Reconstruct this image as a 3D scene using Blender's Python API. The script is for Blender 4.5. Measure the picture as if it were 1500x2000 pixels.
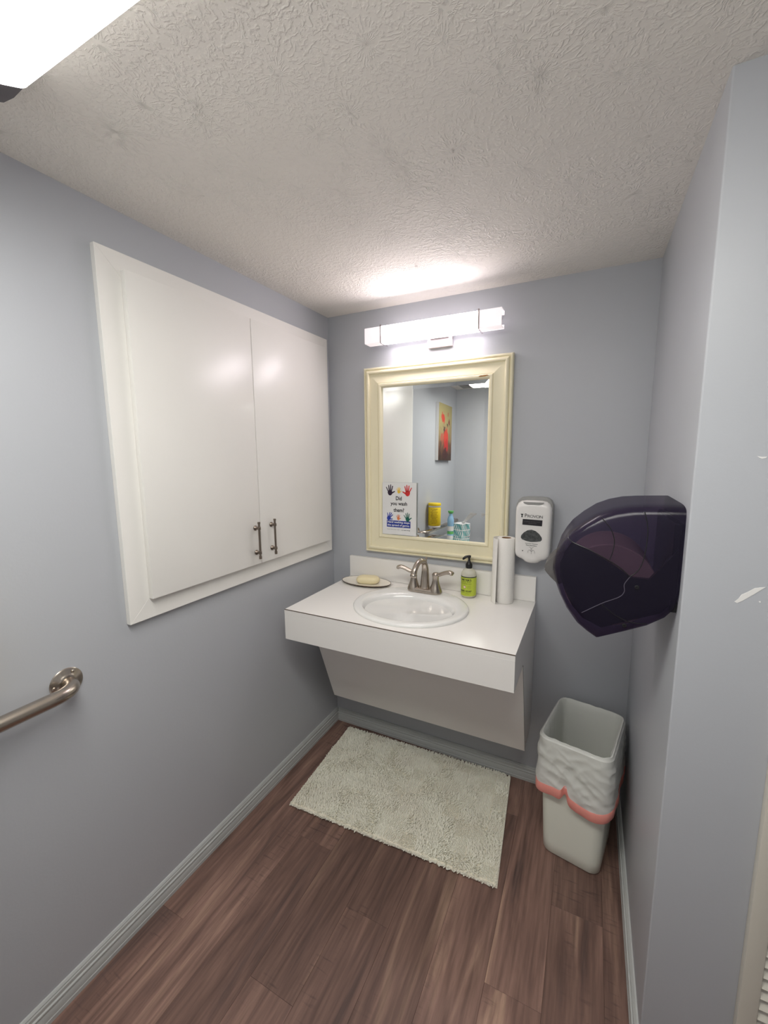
import bpy, bmesh, math, random
import numpy as np
from mathutils import Vector, Matrix, noise
from mathutils.bvhtree import BVHTree
random.seed(7); rng = np.random.default_rng(7)
SC = bpy.context.scene
for o in list(bpy.data.objects): bpy.data.objects.remove(o)
COL = SC.collection

# ------------------------------------------------------------------ camera, world, exposure
cam_d = bpy.data.cameras.new('camera'); cam = bpy.data.objects.new('camera', cam_d); COL.objects.link(cam)
cam_d.sensor_fit = 'HORIZONTAL'; cam_d.sensor_width = 36; cam_d.lens = 810.587 / 1500 * 36; cam_d.clip_start = 0.02
r_ = (0.89572386, 0.44454829, -0.00745535); u_ = (-0.0555573, 0.1285482, 0.99014582); f_ = (-0.441126, 0.88648304, -0.13984159)
CAM = (1.23728, -1.86289, 1.51801)
cam.matrix_world = Matrix(((r_[0], u_[0], -f_[0], CAM[0]), (r_[1], u_[1], -f_[1], CAM[1]), (r_[2], u_[2], -f_[2], CAM[2]), (0, 0, 0, 1)))
SC.camera = cam
w = bpy.data.worlds.new('world'); SC.world = w; w.use_nodes = True
w.node_tree.nodes['Background'].inputs[0].default_value = (0.8, 0.85, 0.9, 1); w.node_tree.nodes['Background'].inputs[1].default_value = 0.3
SC.view_settings.view_transform = 'Standard'; SC.view_settings.look = 'None'; SC.view_settings.exposure = 1.72
SC.view_settings.gamma = 1; SC.view_settings.use_curve_mapping = False
CEIL_LAMP = 4.0; VAN_LAMP = 6.8      # radiance of the two diffusers

# ------------------------------------------------------------------ materials
def srgb(c): return tuple(((v / 255) / 12.92 if v / 255 <= .04045 else ((v / 255 + .055) / 1.055) ** 2.4) for v in c)
def mat(name, col, rough=.5, metal=0, spec=.5, emit=None, es=0, trans=0, ior=1.45, coat=0, var=0, vscale=6, bump=0, bscale=200, alpha=1):
    m = bpy.data.materials.new(name); m.use_nodes = True; nt = m.node_tree; b = nt.nodes['Principled BSDF']
    b.inputs['Base Color'].default_value = (*col, 1); b.inputs['Roughness'].default_value = rough; b.inputs['Metallic'].default_value = metal
    b.inputs['Specular IOR Level'].default_value = spec; b.inputs['IOR'].default_value = ior; b.inputs['Transmission Weight'].default_value = trans
    b.inputs['Coat Weight'].default_value = coat; b.inputs['Alpha'].default_value = alpha
    if emit: b.inputs['Emission Color'].default_value = (*emit, 1); b.inputs['Emission Strength'].default_value = es
    tc = nt.nodes.new('ShaderNodeTexCoord')
    n = nt.nodes.new('ShaderNodeTexNoise'); n.inputs['Scale'].default_value = vscale; n.inputs['Detail'].default_value = 4
    nt.links.new(tc.outputs['Object'], n.inputs['Vector'])
    mx = nt.nodes.new('ShaderNodeMix'); mx.data_type = 'RGBA'
    v = max(var, .02)
    mx.inputs[6].default_value = (*[c * (1 - v) for c in col], 1); mx.inputs[7].default_value = (*[min(1, c * (1 + v)) for c in col], 1)
    nt.links.new(n.outputs['Fac'], mx.inputs[0]); nt.links.new(mx.outputs[2], b.inputs['Base Color'])
    if bump:
        n2 = nt.nodes.new('ShaderNodeTexNoise'); n2.inputs['Scale'].default_value = bscale; n2.inputs['Detail'].default_value = 3
        nt.links.new(tc.outputs['Object'], n2.inputs['Vector'])
        bp = nt.nodes.new('ShaderNodeBump'); bp.inputs['Strength'].default_value = bump; bp.inputs['Distance'].default_value = .002
        nt.links.new(n2.outputs['Fac'], bp.inputs['Height']); nt.links.new(bp.outputs['Normal'], b.inputs['Normal'])
    return m

M = {}
M['wall'] = mat('wall_paint', (.480, .497, .530), .42, spec=.4, var=.012, vscale=1.5, bump=.10, bscale=140)
M['white'] = mat('white_cabinet_paint', (.85, .835, .80), .3, spec=.5, var=.01, bump=.05, bscale=60)
M['laminate'] = mat('white_laminate', (.87, .85, .82), .28, spec=.45, var=.01)
M['seam'] = mat('laminate_seam', (.10, .07, .05), .6)
M['caulk'] = mat('grey_caulk', (.50, .48, .45), .6)
M['porcelain'] = mat('white_porcelain', (.83, .83, .81), .12, spec=.5, var=.01, coat=.3)
M['base'] = mat('baseboard_paint', (.50, .515, .505), .32, var=.02)
M['nickel'] = mat('brushed_nickel', (.47, .415, .36), .27, metal=1, var=.08, vscale=30, bump=.05, bscale=500)
M['bronze'] = mat('dark_pewter', (.25, .21, .175), .35, metal=1, var=.1, vscale=60)
M['cream'] = mat('cream_wood_paint', (.88, .815, .59), .38, var=.03, vscale=4, bump=.15, bscale=90)
M['chip'] = mat('bare_wood_chip', (.38, .20, .07), .6, var=.3, vscale=60)
M['mirror'] = mat('mirror_silver', (.93, .95, .94), .0, metal=1)
M['chrome'] = mat('chrome', (.6, .55, .55), .12, metal=1)
M['satin'] = mat('satin_plate', (.66, .60, .61), .45, metal=.6)
M['black'] = mat('black_plastic', (.012, .012, .013), .3)
M['paper'] = mat('paper_towel', (.86, .84, .80), .85, spec=.1, var=.02, bump=.5, bscale=260)
M['core'] = mat('cardboard_core', (.30, .17, .09), .8)
M['plate'] = mat('cream_glaze', (.84, .80, .70), .18, var=.03, coat=.3)
M['rim'] = mat('brown_glaze', (.06, .025, .015), .25)
M['soap'] = mat('soap_bar', (.84, .74, .47), .42, var=.04, vscale=20)
M['bin'] = mat('pale_green_plastic', (.86, .875, .78), .32, var=.02)
M['pink'] = mat('pink_plastic_band', (.86, .33, .28), .4, var=.05, vscale=50)
M['white_plastic'] = mat('white_plastic', (.78, .765, .745), .22, var=.01)
M['grey_plastic'] = mat('grey_plastic', (.30, .30, .29), .35, var=.03)
M['window'] = mat('smoked_window', (.075, .08, .08), .10, var=.95, vscale=95, bump=.6, bscale=120)
M['ink'] = mat('black_print', (.015, .014, .018), .5)
M['sign'] = mat('white_sign_card', (.78, .78, .77), .35)
M['louver'] = mat('offwhite_louver_paint', (.70, .67, .59), .4, var=.02)
M['scar'] = mat('bare_plaster', (.85, .84, .82), .8)
M['greyend'] = mat('lamp_end_grey', (.10, .09, .10), .5)
for k, c in dict(h_black=(.03, .015, .04), h_yellow=(.85, .55, .05), h_red=(.65, .03, .03), h_blue=(.02, .05, .38), h_orange=(.85, .25, .09), h_green=(.01, .14, .10), band_blue=(.015, .04, .30), lime=(.52, .62, .06), canyellow=(.85, .62, .02), brownink=(.35, .22, .02), freshblue=(.30, .52, .75), freshgreen=(.15, .50, .15), teal=(.02, .38, .38), poppy=(.62, .03, .02), darkred=(.18, .02, .02), stem=(.05, .07, .03), tissue=(.93, .93, .93), darkband=(.03, .045, .012), amber=(.62, .50, .28), peach=(.80, .62, .45)).items():
    M[k] = mat(k + '_print' if k.startswith('h_') else k + '_colour', c, .42, var=.06, vscale=25)

def lamp_mat(name, col, st):
    m = mat(name, (.9, .9, .9), .3, emit=col, es=st); return m
M['lampc'] = lamp_mat('ceiling_diffuser', (1.0, .985, .93), CEIL_LAMP)
M['lampv'] = lamp_mat('vanity_diffuser', (1.0, .90, .955), VAN_LAMP)
M['lampv_low'] = lamp_mat('vanity_diffuser_bottom', (1.0, .90, .955), 5.0)
M['lampv_dim'] = lamp_mat('vanity_diffuser_side', (1.0, .90, .955), .7)
M['lampv2'] = lamp_mat('vanity_diffuser_end', (1.0, .87, .92), .16)

def ceiling_mat():      # brushed plaster: overlapping dabs of fine radiating strokes
    m = mat('ceiling_plaster', (.88, .845, .79), .75, spec=.2, var=.01); nt = m.node_tree; b = nt.nodes['Principled BSDF']; N = nt.nodes.new; L = nt.links.new
    def math_(op, a, b_=None, c=None):
        n = N('ShaderNodeMath'); n.operation = op
        for k, v in enumerate((a, b_, c)):
            if v is None: continue
            if isinstance(v, (int, float)): n.inputs[k].default_value = v
            else: L(v, n.inputs[k])
        return n.outputs[0]
    tc = N('ShaderNodeTexCoord'); heights = []
    wob = N('ShaderNodeTexNoise'); wob.inputs['Scale'].default_value = 26; wob.inputs['Detail'].default_value = 3; L(tc.outputs['Object'], wob.inputs['Vector'])
    fine = N('ShaderNodeTexNoise'); fine.inputs['Scale'].default_value = 70; fine.inputs['Detail'].default_value = 3; L(tc.outputs['Object'], fine.inputs['Vector'])
    for sc_, off, cnt in ((5.5, 0, 30), (7.0, 3.7, 24)):
        mp_ = N('ShaderNodeMapping'); mp_.inputs['Location'].default_value = (off, off * 1.7, 0); L(tc.outputs['Object'], mp_.inputs['Vector'])
        vo = N('ShaderNodeTexVoronoi'); vo.inputs['Scale'].default_value = sc_; vo.voronoi_dimensions = '2D'; L(mp_.outputs[0], vo.inputs['Vector']); vo.inputs['Randomness'].default_value = .9
        ps = N('ShaderNodeVectorMath'); ps.operation = 'SUBTRACT'; L(mp_.outputs[0], ps.inputs[0]); L(vo.outputs['Position'], ps.inputs[1]); mp_.inputs['Scale'].default_value = (1.0, 1.0, 1.0)
        sp = N('ShaderNodeSeparateXYZ'); L(ps.outputs[0], sp.inputs[0])
        an = math_('ARCTAN2', sp.outputs['Y'], sp.outputs['X'])
        st = math_('SINE', math_('MULTIPLY_ADD', wob.outputs['Fac'], 34.0, math_('MULTIPLY', an, float(cnt))))
        st = math_('POWER', math_('MULTIPLY_ADD', st, .5, .5), 2.5)
        ln_ = N('ShaderNodeVectorMath'); ln_.operation = 'LENGTH'; L(ps.outputs[0], ln_.inputs[0])      # no strokes at the very centre of a dab
        cm = N('ShaderNodeMapRange'); cm.inputs['From Min'].default_value = .028; cm.inputs['From Max'].default_value = .065; L(ln_.outputs['Value'], cm.inputs['Value'])
        brk = N('ShaderNodeMapRange'); brk.inputs['From Min'].default_value = .42; brk.inputs['From Max'].default_value = .54; L(fine.outputs['Fac'], brk.inputs['Value'])
        heights.append(math_('MULTIPLY', math_('MULTIPLY', st, cm.outputs[0]), brk.outputs[0]))
    h = math_('MAXIMUM', heights[0], heights[1])
    n2 = N('ShaderNodeTexNoise'); n2.inputs['Scale'].default_value = 3.5; n2.inputs['Detail'].default_value = 2; L(tc.outputs['Object'], n2.inputs['Vector'])
    mr = N('ShaderNodeMapRange'); mr.inputs['From Min'].default_value = .40; mr.inputs['From Max'].default_value = .62; mr.inputs['To Min'].default_value = .45; L(n2.outputs['Fac'], mr.inputs['Value'])
    h = math_('MULTIPLY_ADD', fine.outputs['Fac'], .35, math_('MULTIPLY', h, mr.outputs[0]))
    bp = N('ShaderNodeBump'); bp.inputs['Strength'].default_value = .75; bp.inputs['Distance'].default_value = .0022
    L(h, bp.inputs['Height']); L(bp.outputs['Normal'], b.inputs['Normal'])
    return m
M['ceiling'] = ceiling_mat()

def wood_mat():
    m = bpy.data.materials.new('walnut_vinyl_plank'); m.use_nodes = True; nt = m.node_tree; b = nt.nodes['Principled BSDF']; N = nt.nodes.new; L = nt.links.new
    tc = N('ShaderNodeTexCoord'); oi = N('ShaderNodeObjectInfo')
    sc = N('ShaderNodeVectorMath'); sc.operation = 'MULTIPLY_ADD'
    mul = N('ShaderNodeVectorMath'); mul.operation = 'SCALE'; mul.inputs[0].default_value = (17.3, 31.7, 5.1); L(oi.outputs['Random'], mul.inputs['Scale'])
    L(tc.outputs['Object'], sc.inputs[0]); sc.inputs[1].default_value = (14, 1.5, 1); L(mul.outputs[0], sc.inputs[2])
    n1 = N('ShaderNodeTexNoise'); n1.inputs['Scale'].default_value = 1.0; n1.inputs['Detail'].default_value = 6; n1.inputs['Roughness'].default_value = .6; n1.inputs['Distortion'].default_value = .7; L(sc.outputs[0], n1.inputs['Vector'])
    r1 = N('ShaderNodeValToRGB'); e = r1.color_ramp.elements
    e[0].position = .30; e[0].color = (.095, .058, .050, 1); e[1].position = .74; e[1].color = (.36, .225, .155, 1)
    x = e.new(.44); x.color = (.165, .092, .072, 1); x = e.new(.57); x.color = (.215, .122, .094, 1)
    L(n1.outputs['Fac'], r1.inputs[0])
    sc2 = N('ShaderNodeVectorMath'); sc2.operation = 'MULTIPLY_ADD'; L(tc.outputs['Object'], sc2.inputs[0]); sc2.inputs[1].default_value = (90, 5, 1); L(mul.outputs[0], sc2.inputs[2])
    n2 = N('ShaderNodeTexNoise'); n2.inputs['Scale'].default_value = 1; n2.inputs['Detail'].default_value = 4; L(sc2.outputs[0], n2.inputs['Vector'])
    ov = N('ShaderNodeMix'); ov.data_type = 'RGBA'; ov.blend_type = 'OVERLAY'; ov.inputs[0].default_value = .62; L(r1.outputs[0], ov.inputs[6]); L(n2.outputs['Fac'], ov.inputs[7])
    # cross saw marks, sparse
    sc3 = N('ShaderNodeVectorMath'); sc3.operation = 'MULTIPLY_ADD'; L(tc.outputs['Object'], sc3.inputs[0]); sc3.inputs[1].default_value = (12, 110, 1); L(mul.outputs[0], sc3.inputs[2])
    n3 = N('ShaderNodeTexNoise'); n3.inputs['Scale'].default_value = 1; n3.inputs['Detail'].default_value = 2; L(sc3.outputs[0], n3.inputs['Vector'])
    r3 = N('ShaderNodeMapRange'); r3.inputs['From Min'].default_value = .58; r3.inputs['From Max'].default_value = .7; L(n3.outputs['Fac'], r3.inputs['Value'])
    n4 = N('ShaderNodeTexNoise'); n4.inputs['Scale'].default_value = .55; n4.inputs['Detail'].default_value = 2; L(sc.outputs[0], n4.inputs['Vector'])
    r4 = N('ShaderNodeMapRange'); r4.inputs['From Min'].default_value = .52; r4.inputs['From Max'].default_value = .62; L(n4.outputs['Fac'], r4.inputs['Value'])
    mm = N('ShaderNodeMath'); mm.operation = 'MULTIPLY'; L(r3.outputs[0], mm.inputs[0]); L(r4.outputs[0], mm.inputs[1])
    m2 = N('ShaderNodeMath'); m2.operation = 'MULTIPLY'; m2.inputs[1].default_value = .5; L(mm.outputs[0], m2.inputs[0])
    dk = N('ShaderNodeMix'); dk.data_type = 'RGBA'; dk.inputs[7].default_value = (.055, .034, .034, 1); L(m2.outputs[0], dk.inputs[0]); L(ov.outputs[2], dk.inputs[6])
    # per-plank tone
    tone = N('ShaderNodeHueSaturation'); mr = N('ShaderNodeMapRange'); mr.inputs['To Min'].default_value = .88; mr.inputs['To Max'].default_value = 1.38; L(oi.outputs['Random'], mr.inputs['Value'])
    L(mr.outputs[0], tone.inputs['Value']); tone.inputs['Saturation'].default_value = .92; L(dk.outputs[2], tone.inputs['Color'])
    L(tone.outputs[0], b.inputs['Base Color']); b.inputs['Roughness'].default_value = .48; b.inputs['Specular IOR Level'].default_value = .4
    bp = N('ShaderNodeBump'); bp.inputs['Strength'].default_value = .15; bp.inputs['Distance'].default_value = .001; L(n2.outputs['Fac'], bp.inputs['Height']); L(bp.outputs['Normal'], b.inputs['Normal'])
    return m
M['wood'] = wood_mat()

def thin_mat(name, col, tr, tcol, transl=.3, rough=.35, glossy=.0):
    """sheet plastic: part diffuse, part translucent, part clear"""
    m = bpy.data.materials.new(name); m.use_nodes = True; nt = m.node_tree; b = nt.nodes['Principled BSDF']; N = nt.nodes.new; L = nt.links.new
    b.inputs['Base Color'].default_value = (*col, 1); b.inputs['Roughness'].default_value = rough
    t = N('ShaderNodeBsdfTranslucent'); t.inputs[0].default_value = (*col, 1)
    tp = N('ShaderNodeBsdfTransparent'); tp.inputs[0].default_value = (*tcol, 1)
    a = N('ShaderNodeMixShader'); a.inputs[0].default_value = transl; L(b.outputs[0], a.inputs[1]); L(t.outputs[0], a.inputs[2])
    c = N('ShaderNodeMixShader'); c.inputs[0].default_value = tr; L(a.outputs[0], c.inputs[1]); L(tp.outputs[0], c.inputs[2])
    L(c.outputs[0], nt.nodes['Material Output'].inputs[0])
    return m
M['liner'] = thin_mat('thin_white_liner', (.90, .90, .875), .14, (.86, .97, .84), .20, .42)
M['bottle'] = thin_mat('clear_bottle_plastic', (.90, .905, .82), .15, (.9, .92, .8), .45, .12)
M['smoketab'] = thin_mat('smoky_tab_plastic', (.26, .25, .24), .38, (.70, .68, .68), .3, .2)
M['smoke'] = thin_mat('smoky_purple_plastic', (.020, .016, .034), .54, (.44, .37, .52), .08, .2)

def canvas_mat():      # loosely brushed poppies: red patches with ragged edges over an olive and brown ground
    m = mat('painted_canvas', (.4, .36, .2), .6); nt = m.node_tree; b = nt.nodes['Principled BSDF']; N = nt.nodes.new; L = nt.links.new
    tc = N('ShaderNodeTexCoord')
    n = N('ShaderNodeTexNoise'); n.inputs['Scale'].default_value = 6; n.inputs['Detail'].default_value = 6; n.inputs['Distortion'].default_value = 1.2; L(tc.outputs['Generated'], n.inputs['Vector'])
    sp = N('ShaderNodeSeparateXYZ'); L(tc.outputs['Generated'], sp.inputs[0])
    ad = N('ShaderNodeMath'); ad.operation = 'MULTIPLY_ADD'; ad.inputs[1].default_value = .6; L(n.outputs['Fac'], ad.inputs[0]); L(sp.outputs['Z'], ad.inputs[2])
    r_n = N('ShaderNodeValToRGB'); e = r_n.color_ramp.elements; e[0].position = .28; e[0].color = (.035, .018, .012, 1); e[1].position = 1; e[1].color = (.36, .31, .14, 1)
    x = e.new(.55); x.color = (.15, .07, .04, 1); x = e.new(.75); x.color = (.30, .22, .11, 1)
    L(ad.outputs[0], r_n.inputs[0]); cur = r_n.outputs[0]
    off = N('ShaderNodeVectorMath'); off.operation = 'MULTIPLY_ADD'; L(n.outputs['Color'], off.inputs[0]); off.inputs[1].default_value = (0, .22, .22); L(tc.outputs['Generated'], off.inputs[2])
    for (y, z, ry, rz, c) in ((.70, .75, .13, .085, (.55, .03, .02)), (.46, .42, .17, .16, (.60, .04, .025)), (.42, .26, .15, .13, (.50, .02, .02)), (.75, .40, .11, .10, (.42, .10, .06)), (.22, .70, .05, .05, (.20, .02, .02)), (.35, .63, .035, .06, (.02, .03, .02)), (.60, .55, .06, .09, (.06, .03, .03)), (.30, .85, .05, .05, (.40, .16, .08)), (.50, .12, .22, .10, (.06, .02, .02))):
        mp_ = N('ShaderNodeVectorMath'); mp_.operation = 'SUBTRACT'; L(off.outputs[0], mp_.inputs[0]); mp_.inputs[1].default_value = (0, y + .11, z + .11)
        sc_ = N('ShaderNodeVectorMath'); sc_.operation = 'MULTIPLY'; L(mp_.outputs[0], sc_.inputs[0]); sc_.inputs[1].default_value = (0, 1 / ry, 1 / rz)
        ln_ = N('ShaderNodeVectorMath'); ln_.operation = 'LENGTH'; L(sc_.outputs[0], ln_.inputs[0])
        mr = N('ShaderNodeMapRange'); mr.inputs['From Min'].default_value = .8; mr.inputs['From Max'].default_value = 1.15; mr.inputs['To Min'].default_value = .92; mr.inputs['To Max'].default_value = 0; L(ln_.outputs['Value'], mr.inputs['Value'])
        mx = N('ShaderNodeMix'); mx.data_type = 'RGBA'; mx.inputs[7].default_value = (*c, 1); L(mr.outputs[0], mx.inputs[0]); L(cur, mx.inputs[6]); cur = mx.outputs[2]
    L(cur, b.inputs['Base Color']); return m
M['canvas'] = canvas_mat()

# ------------------------------------------------------------------ geometry helpers
def link(name, me, m, parent=None, smooth=None):
    o = bpy.data.objects.new(name, me); COL.objects.link(o)
    if m is not None:
        for mm in (m if isinstance(m, list) else [m]): me.materials.append(mm)
    if smooth is not None:
        me.shade_smooth()
        me.set_sharp_from_angle(angle=math.radians(smooth))
    if parent is not None:
        o.parent = parent; o.matrix_parent_inverse = Matrix.Translation(-Vector(parent.location)) if parent.type == 'EMPTY' and parent.parent is None and parent.rotation_euler[2] == 0 else parent.matrix_basis.inverted()
    return o
def build(name, bm, m, parent=None, smooth=35):
    bmesh.ops.recalc_face_normals(bm, faces=bm.faces)
    me = bpy.data.meshes.new(name); bm.to_mesh(me); bm.free(); return link(name, me, m, parent, smooth)
def thing(name, loc, label, cat, group=None):
    o = bpy.data.objects.new(name, None); o.empty_display_size = .05; o.location = loc; COL.objects.link(o)
    o['label'] = label; o['category'] = cat
    if group: o['group'] = group
    return o
def tag(o, label, cat, group=None):
    o['label'] = label; o['category'] = cat
    if group: o['group'] = group
    return o
def struct(o): o['kind'] = 'structure'; return o
def box(bm, x0, x1, y0, y1, z0, z1, bev=0, seg=2):
    b2 = bmesh.new()
    vs = [b2.verts.new((x, y, z)) for z in (z0, z1) for y in (y0, y1) for x in (x0, x1)]
    for f in ((0, 2, 3, 1), (4, 5, 7, 6), (0, 1, 5, 4), (2, 6, 7, 3), (0, 4, 6, 2), (1, 3, 7, 5)): b2.faces.new([vs[i] for i in f])
    if bev: bmesh.ops.bevel(b2, geom=b2.edges[:], offset=bev, segments=seg, affect='EDGES', profile=.6)
    merge(bm, b2); return bm
def merge(bm, b2, mtx=None):
    if mtx is not None: bmesh.ops.transform(b2, matrix=mtx, verts=b2.verts)
    me = bpy.data.meshes.new('tmp'); b2.to_mesh(me); b2.free(); bm.from_mesh(me); bpy.data.meshes.remove(me)
def boxo(name, dims, m, parent=None, bev=.001, seg=2):
    return build(name, box(bmesh.new(), *dims, bev, seg), m, parent)
def prism(bm, poly, axis, a0, a1, bev=0, seg=2):
    """poly of 2D points; axis 0: (y,z) along x; 1: (x,z) along y; 2: (x,y) along z"""
    b2 = bmesh.new()
    def P(u, v, w): return {0: (w, u, v), 1: (u, w, v), 2: (u, v, w)}[axis]
    lo = [b2.verts.new(P(u, v, a0)) for u, v in poly]; hi = [b2.verts.new(P(u, v, a1)) for u, v in poly]; n = len(poly)
    for i in range(n): b2.faces.new((lo[i], lo[(i + 1) % n], hi[(i + 1) % n], hi[i]))
    b2.faces.new(lo[::-1]); b2.faces.new(hi)
    if bev: bmesh.ops.bevel(b2, geom=b2.edges[:], offset=bev, segments=seg, affect='EDGES')
    merge(bm, b2); return bm
def loft(bm, rings, closed=True, cap=True):
    R = [[bm.verts.new(p) for p in r] for r in rings]; n = len(rings[0])
    for a, b in zip(R, R[1:]):
        for i in range(n if closed else n - 1): bm.faces.new((a[i], a[(i + 1) % n], b[(i + 1) % n], b[i]))
    if cap and closed: bm.faces.new(R[0][::-1]); bm.faces.new(R[-1])
    return bm
def lathe(bm, prof, c=(0, 0, 0), n=32, axis='z', sx=1, sy=1, cap=True):
    rings = []
    for r, h in prof:
        ring = []
        for i in range(n):
            a = 2 * math.pi * i / n; u, v = r * math.cos(a) * sx, r * math.sin(a) * sy
            ring.append({'z': (c[0] + u, c[1] + v, c[2] + h), 'x': (c[0] + h, c[1] + u, c[2] + v), 'y': (c[0] + u, c[1] + h, c[2] + v)}[axis])
        rings.append(ring)
    return loft(bm, rings, True, cap)
def tube(bm, pts, rad, n=14, cap=True, flat=None):
    pts = [Vector(p) for p in pts]; rads = rad if isinstance(rad, (list, tuple)) else [rad] * len(pts)
    up = Vector((0, 0, 1)); t0 = (pts[1] - pts[0]).normalized()
    if abs(t0.dot(up)) > .9: up = Vector((0, 1, 0))
    nrm = (up - t0 * up.dot(t0)).normalized(); rings = []
    for i, p in enumerate(pts):
        t = (pts[min(i + 1, len(pts) - 1)] - pts[max(i - 1, 0)]).normalized()
        nrm = (nrm - t * nrm.dot(t)).normalized(); bi = t.cross(nrm); fl = flat[i] if flat else 1
        rings.append([p + nrm * (rads[i] * fl * math.cos(2 * math.pi * k / n)) + bi * (rads[i] * math.sin(2 * math.pi * k / n)) for k in range(n)])
    return loft(bm, rings, True, cap)
def smooth_path(pts, n=8):
    P = [Vector(p) for p in pts]; out = []
    P = [2 * P[0] - P[1]] + P + [2 * P[-1] - P[-2]]
    for i in range(1, len(P) - 2):
        for k in range(n):
            t = k / n; a, b, c, d = P[i - 1:i + 3]
            out.append(.5 * ((2 * b) + (c - a) * t + (2 * a - 5 * b + 4 * c - d) * t * t + (3 * b - a - 3 * c + d) * t ** 3))
    out.append(P[-2]); return out
def rrect(hx, hy, r, n=6):
    pts = []
    for cx, cy, a0 in ((hx - r, hy - r, 0), (-hx + r, hy - r, 90), (-hx + r, -hy + r, 180), (hx - r, -hy + r, 270)):
        for i in range(n + 1):
            a = math.radians(a0 + 90 * i / n); pts.append((cx + r * math.cos(a), cy + r * math.sin(a)))
    return pts
def text_mesh(s, width=None, height=None, bold=0, depth=.0002, align='CENTER', space=1.0):
    c = bpy.data.curves.new('t', 'FONT'); c.body = s; c.align_x = align; c.size = 1; c.offset = bold; c.extrude = 0; c.space_character = space; c.resolution_u = 3
    o = bpy.data.objects.new('t', c); COL.objects.link(o); bpy.context.view_layer.update()
    me = bpy.data.meshes.new_from_object(o.evaluated_get(bpy.context.evaluated_depsgraph_get())); bpy.data.objects.remove(o); bpy.data.curves.remove(c)
    v = np.array([p.co[:] for p in me.vertices]); mn, mx = v.min(0), v.max(0); ctr = (mn + mx) / 2
    sx = (width / (mx[0] - mn[0])) if width else None; sy = (height / (mx[1] - mn[1])) if height else None
    sx = sx or sy; sy = sy or sx
    b = bmesh.new(); b.from_mesh(me); bpy.data.meshes.remove(me)
    for p in b.verts: p.co = Vector(((p.co.x - ctr[0]) * sx, (p.co.y - ctr[1]) * sy, 0))
    return b
def place_plane(b2, o, ux=(1, 0, 0), uy=(0, 0, 1)):
    ux, uy = Vector(ux), Vector(uy)
    for v in b2.verts: v.co = Vector(o) + ux * v.co.x + uy * v.co.y
    return b2

XR, YS, H, YB, XE = 1.4247, -.8246, 2.20, -2.30, 2.30
# ------------------------------------------------------------------ room shell
struct(boxo('wall_back', (-.1, XR + .05, 0, .1, -.1, H + .1), M['wall'], bev=0))
struct(boxo('wall_left', (-.1, 0, YB - .1, .0, -.1, H + .1), M['wall'], bev=0))
wr = struct(boxo('wall_right', (XR, XE + .1, YS, .0, -.1, H + .1), M['wall'], bev=.004, seg=3))
struct(boxo('wall_rear', (-.1, XE + .1, YB - .1, YB, -.1, H + .1), M['wall'], bev=0))
struct(boxo('wall_side', (XE, XE + .1, YB, YS, -.1, H + .1), M['wall'], bev=0))
struct(boxo('ceiling', (-.1, XE + .1, YB - .1, .1, H, H + .1), M['ceiling'], bev=0))
fl = struct(boxo('floor', (-.1, XE + .1, YB - .1, .1, -.1, -.004), M['seam'], bev=0))
# wall scrapes where the paint is missing
def patch(name, pts, y, m, parent): return build(name, prism(bmesh.new(), pts, 1, y - .0006, y + .001), m, parent)
patch('paint_scrape', [(1.5124, 1.2150), (1.517, 1.2130), (1.525, 1.219), (1.5326, 1.2265), (1.5415, 1.235), (1.5475, 1.2415), (1.5576, 1.2518), (1.549, 1.2500), (1.5415, 1.2475), (1.531, 1.238), (1.5224, 1.2315), (1.518, 1.222)], YS, M['scar'], wr)
patch('paint_scrape', [(1.521, 1.5075), (1.529, 1.506), (1.536, 1.5065), (1.535, 1.504), (1.529, 1.5025), (1.525, 1.5045)], YS, M['scar'], wr)
patch('paint_scrape', [(1.550, 1.2215), (1.5525, 1.2225), (1.5535, 1.2200), (1.5515, 1.2190)], YS, M['scar'], wr)

# floor planks, one object each
seams = [0] + [.113 + .155 * k for k in range(15)]
joint = {0: -1.116, 1: -.36, 2: -.70, 3: -1.131, 4: -.844, 5: -.40, 6: -.228, 7: -.844, 8: -.535, 9: -1.0, 10: -1.3, 11: -.95, 12: -1.5, 13: -1.1, 14: -1.4}
for i in range(15):
    x0, x1 = seams[i], min(seams[i + 1], XE)
    ytop = 0 if x0 < XR - .02 else YS
    if ytop == 0 and x1 > XR: x1 = XR + .02
    cuts = sorted([joint[i] + 1.22 * k for k in range(-2, 3)])
    ys_ = [YB] + [c for c in cuts if YB + .02 < c < ytop - .02] + [ytop]
    for a, b in zip(ys_, ys_[1:]):
        cx, cy = (x0 + x1) / 2, (a + b) / 2; g = .0002
        bm = box(bmesh.new(), x0 + g - cx, x1 - g - cx, a + g - cy, b - g - cy, -.004, 0, .0004, 1)
        o = build('plank', bm, M['wood'], fl); o.location = (cx, cy, 0); o.matrix_parent_inverse = Matrix()
# the strip of floor in front of the wall block, in the last row beside it
bm = box(bmesh.new(), -.5 * .065, .5 * .065, (YB - YS) / 2, (YS - YB) / 2, -.004, 0, .0007, 1)
o = build('plank', bm, M['wood'], fl); o.location = (XR + .02 + .0335, (YB + YS) / 2, 0); o.matrix_parent_inverse = Matrix()

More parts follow.
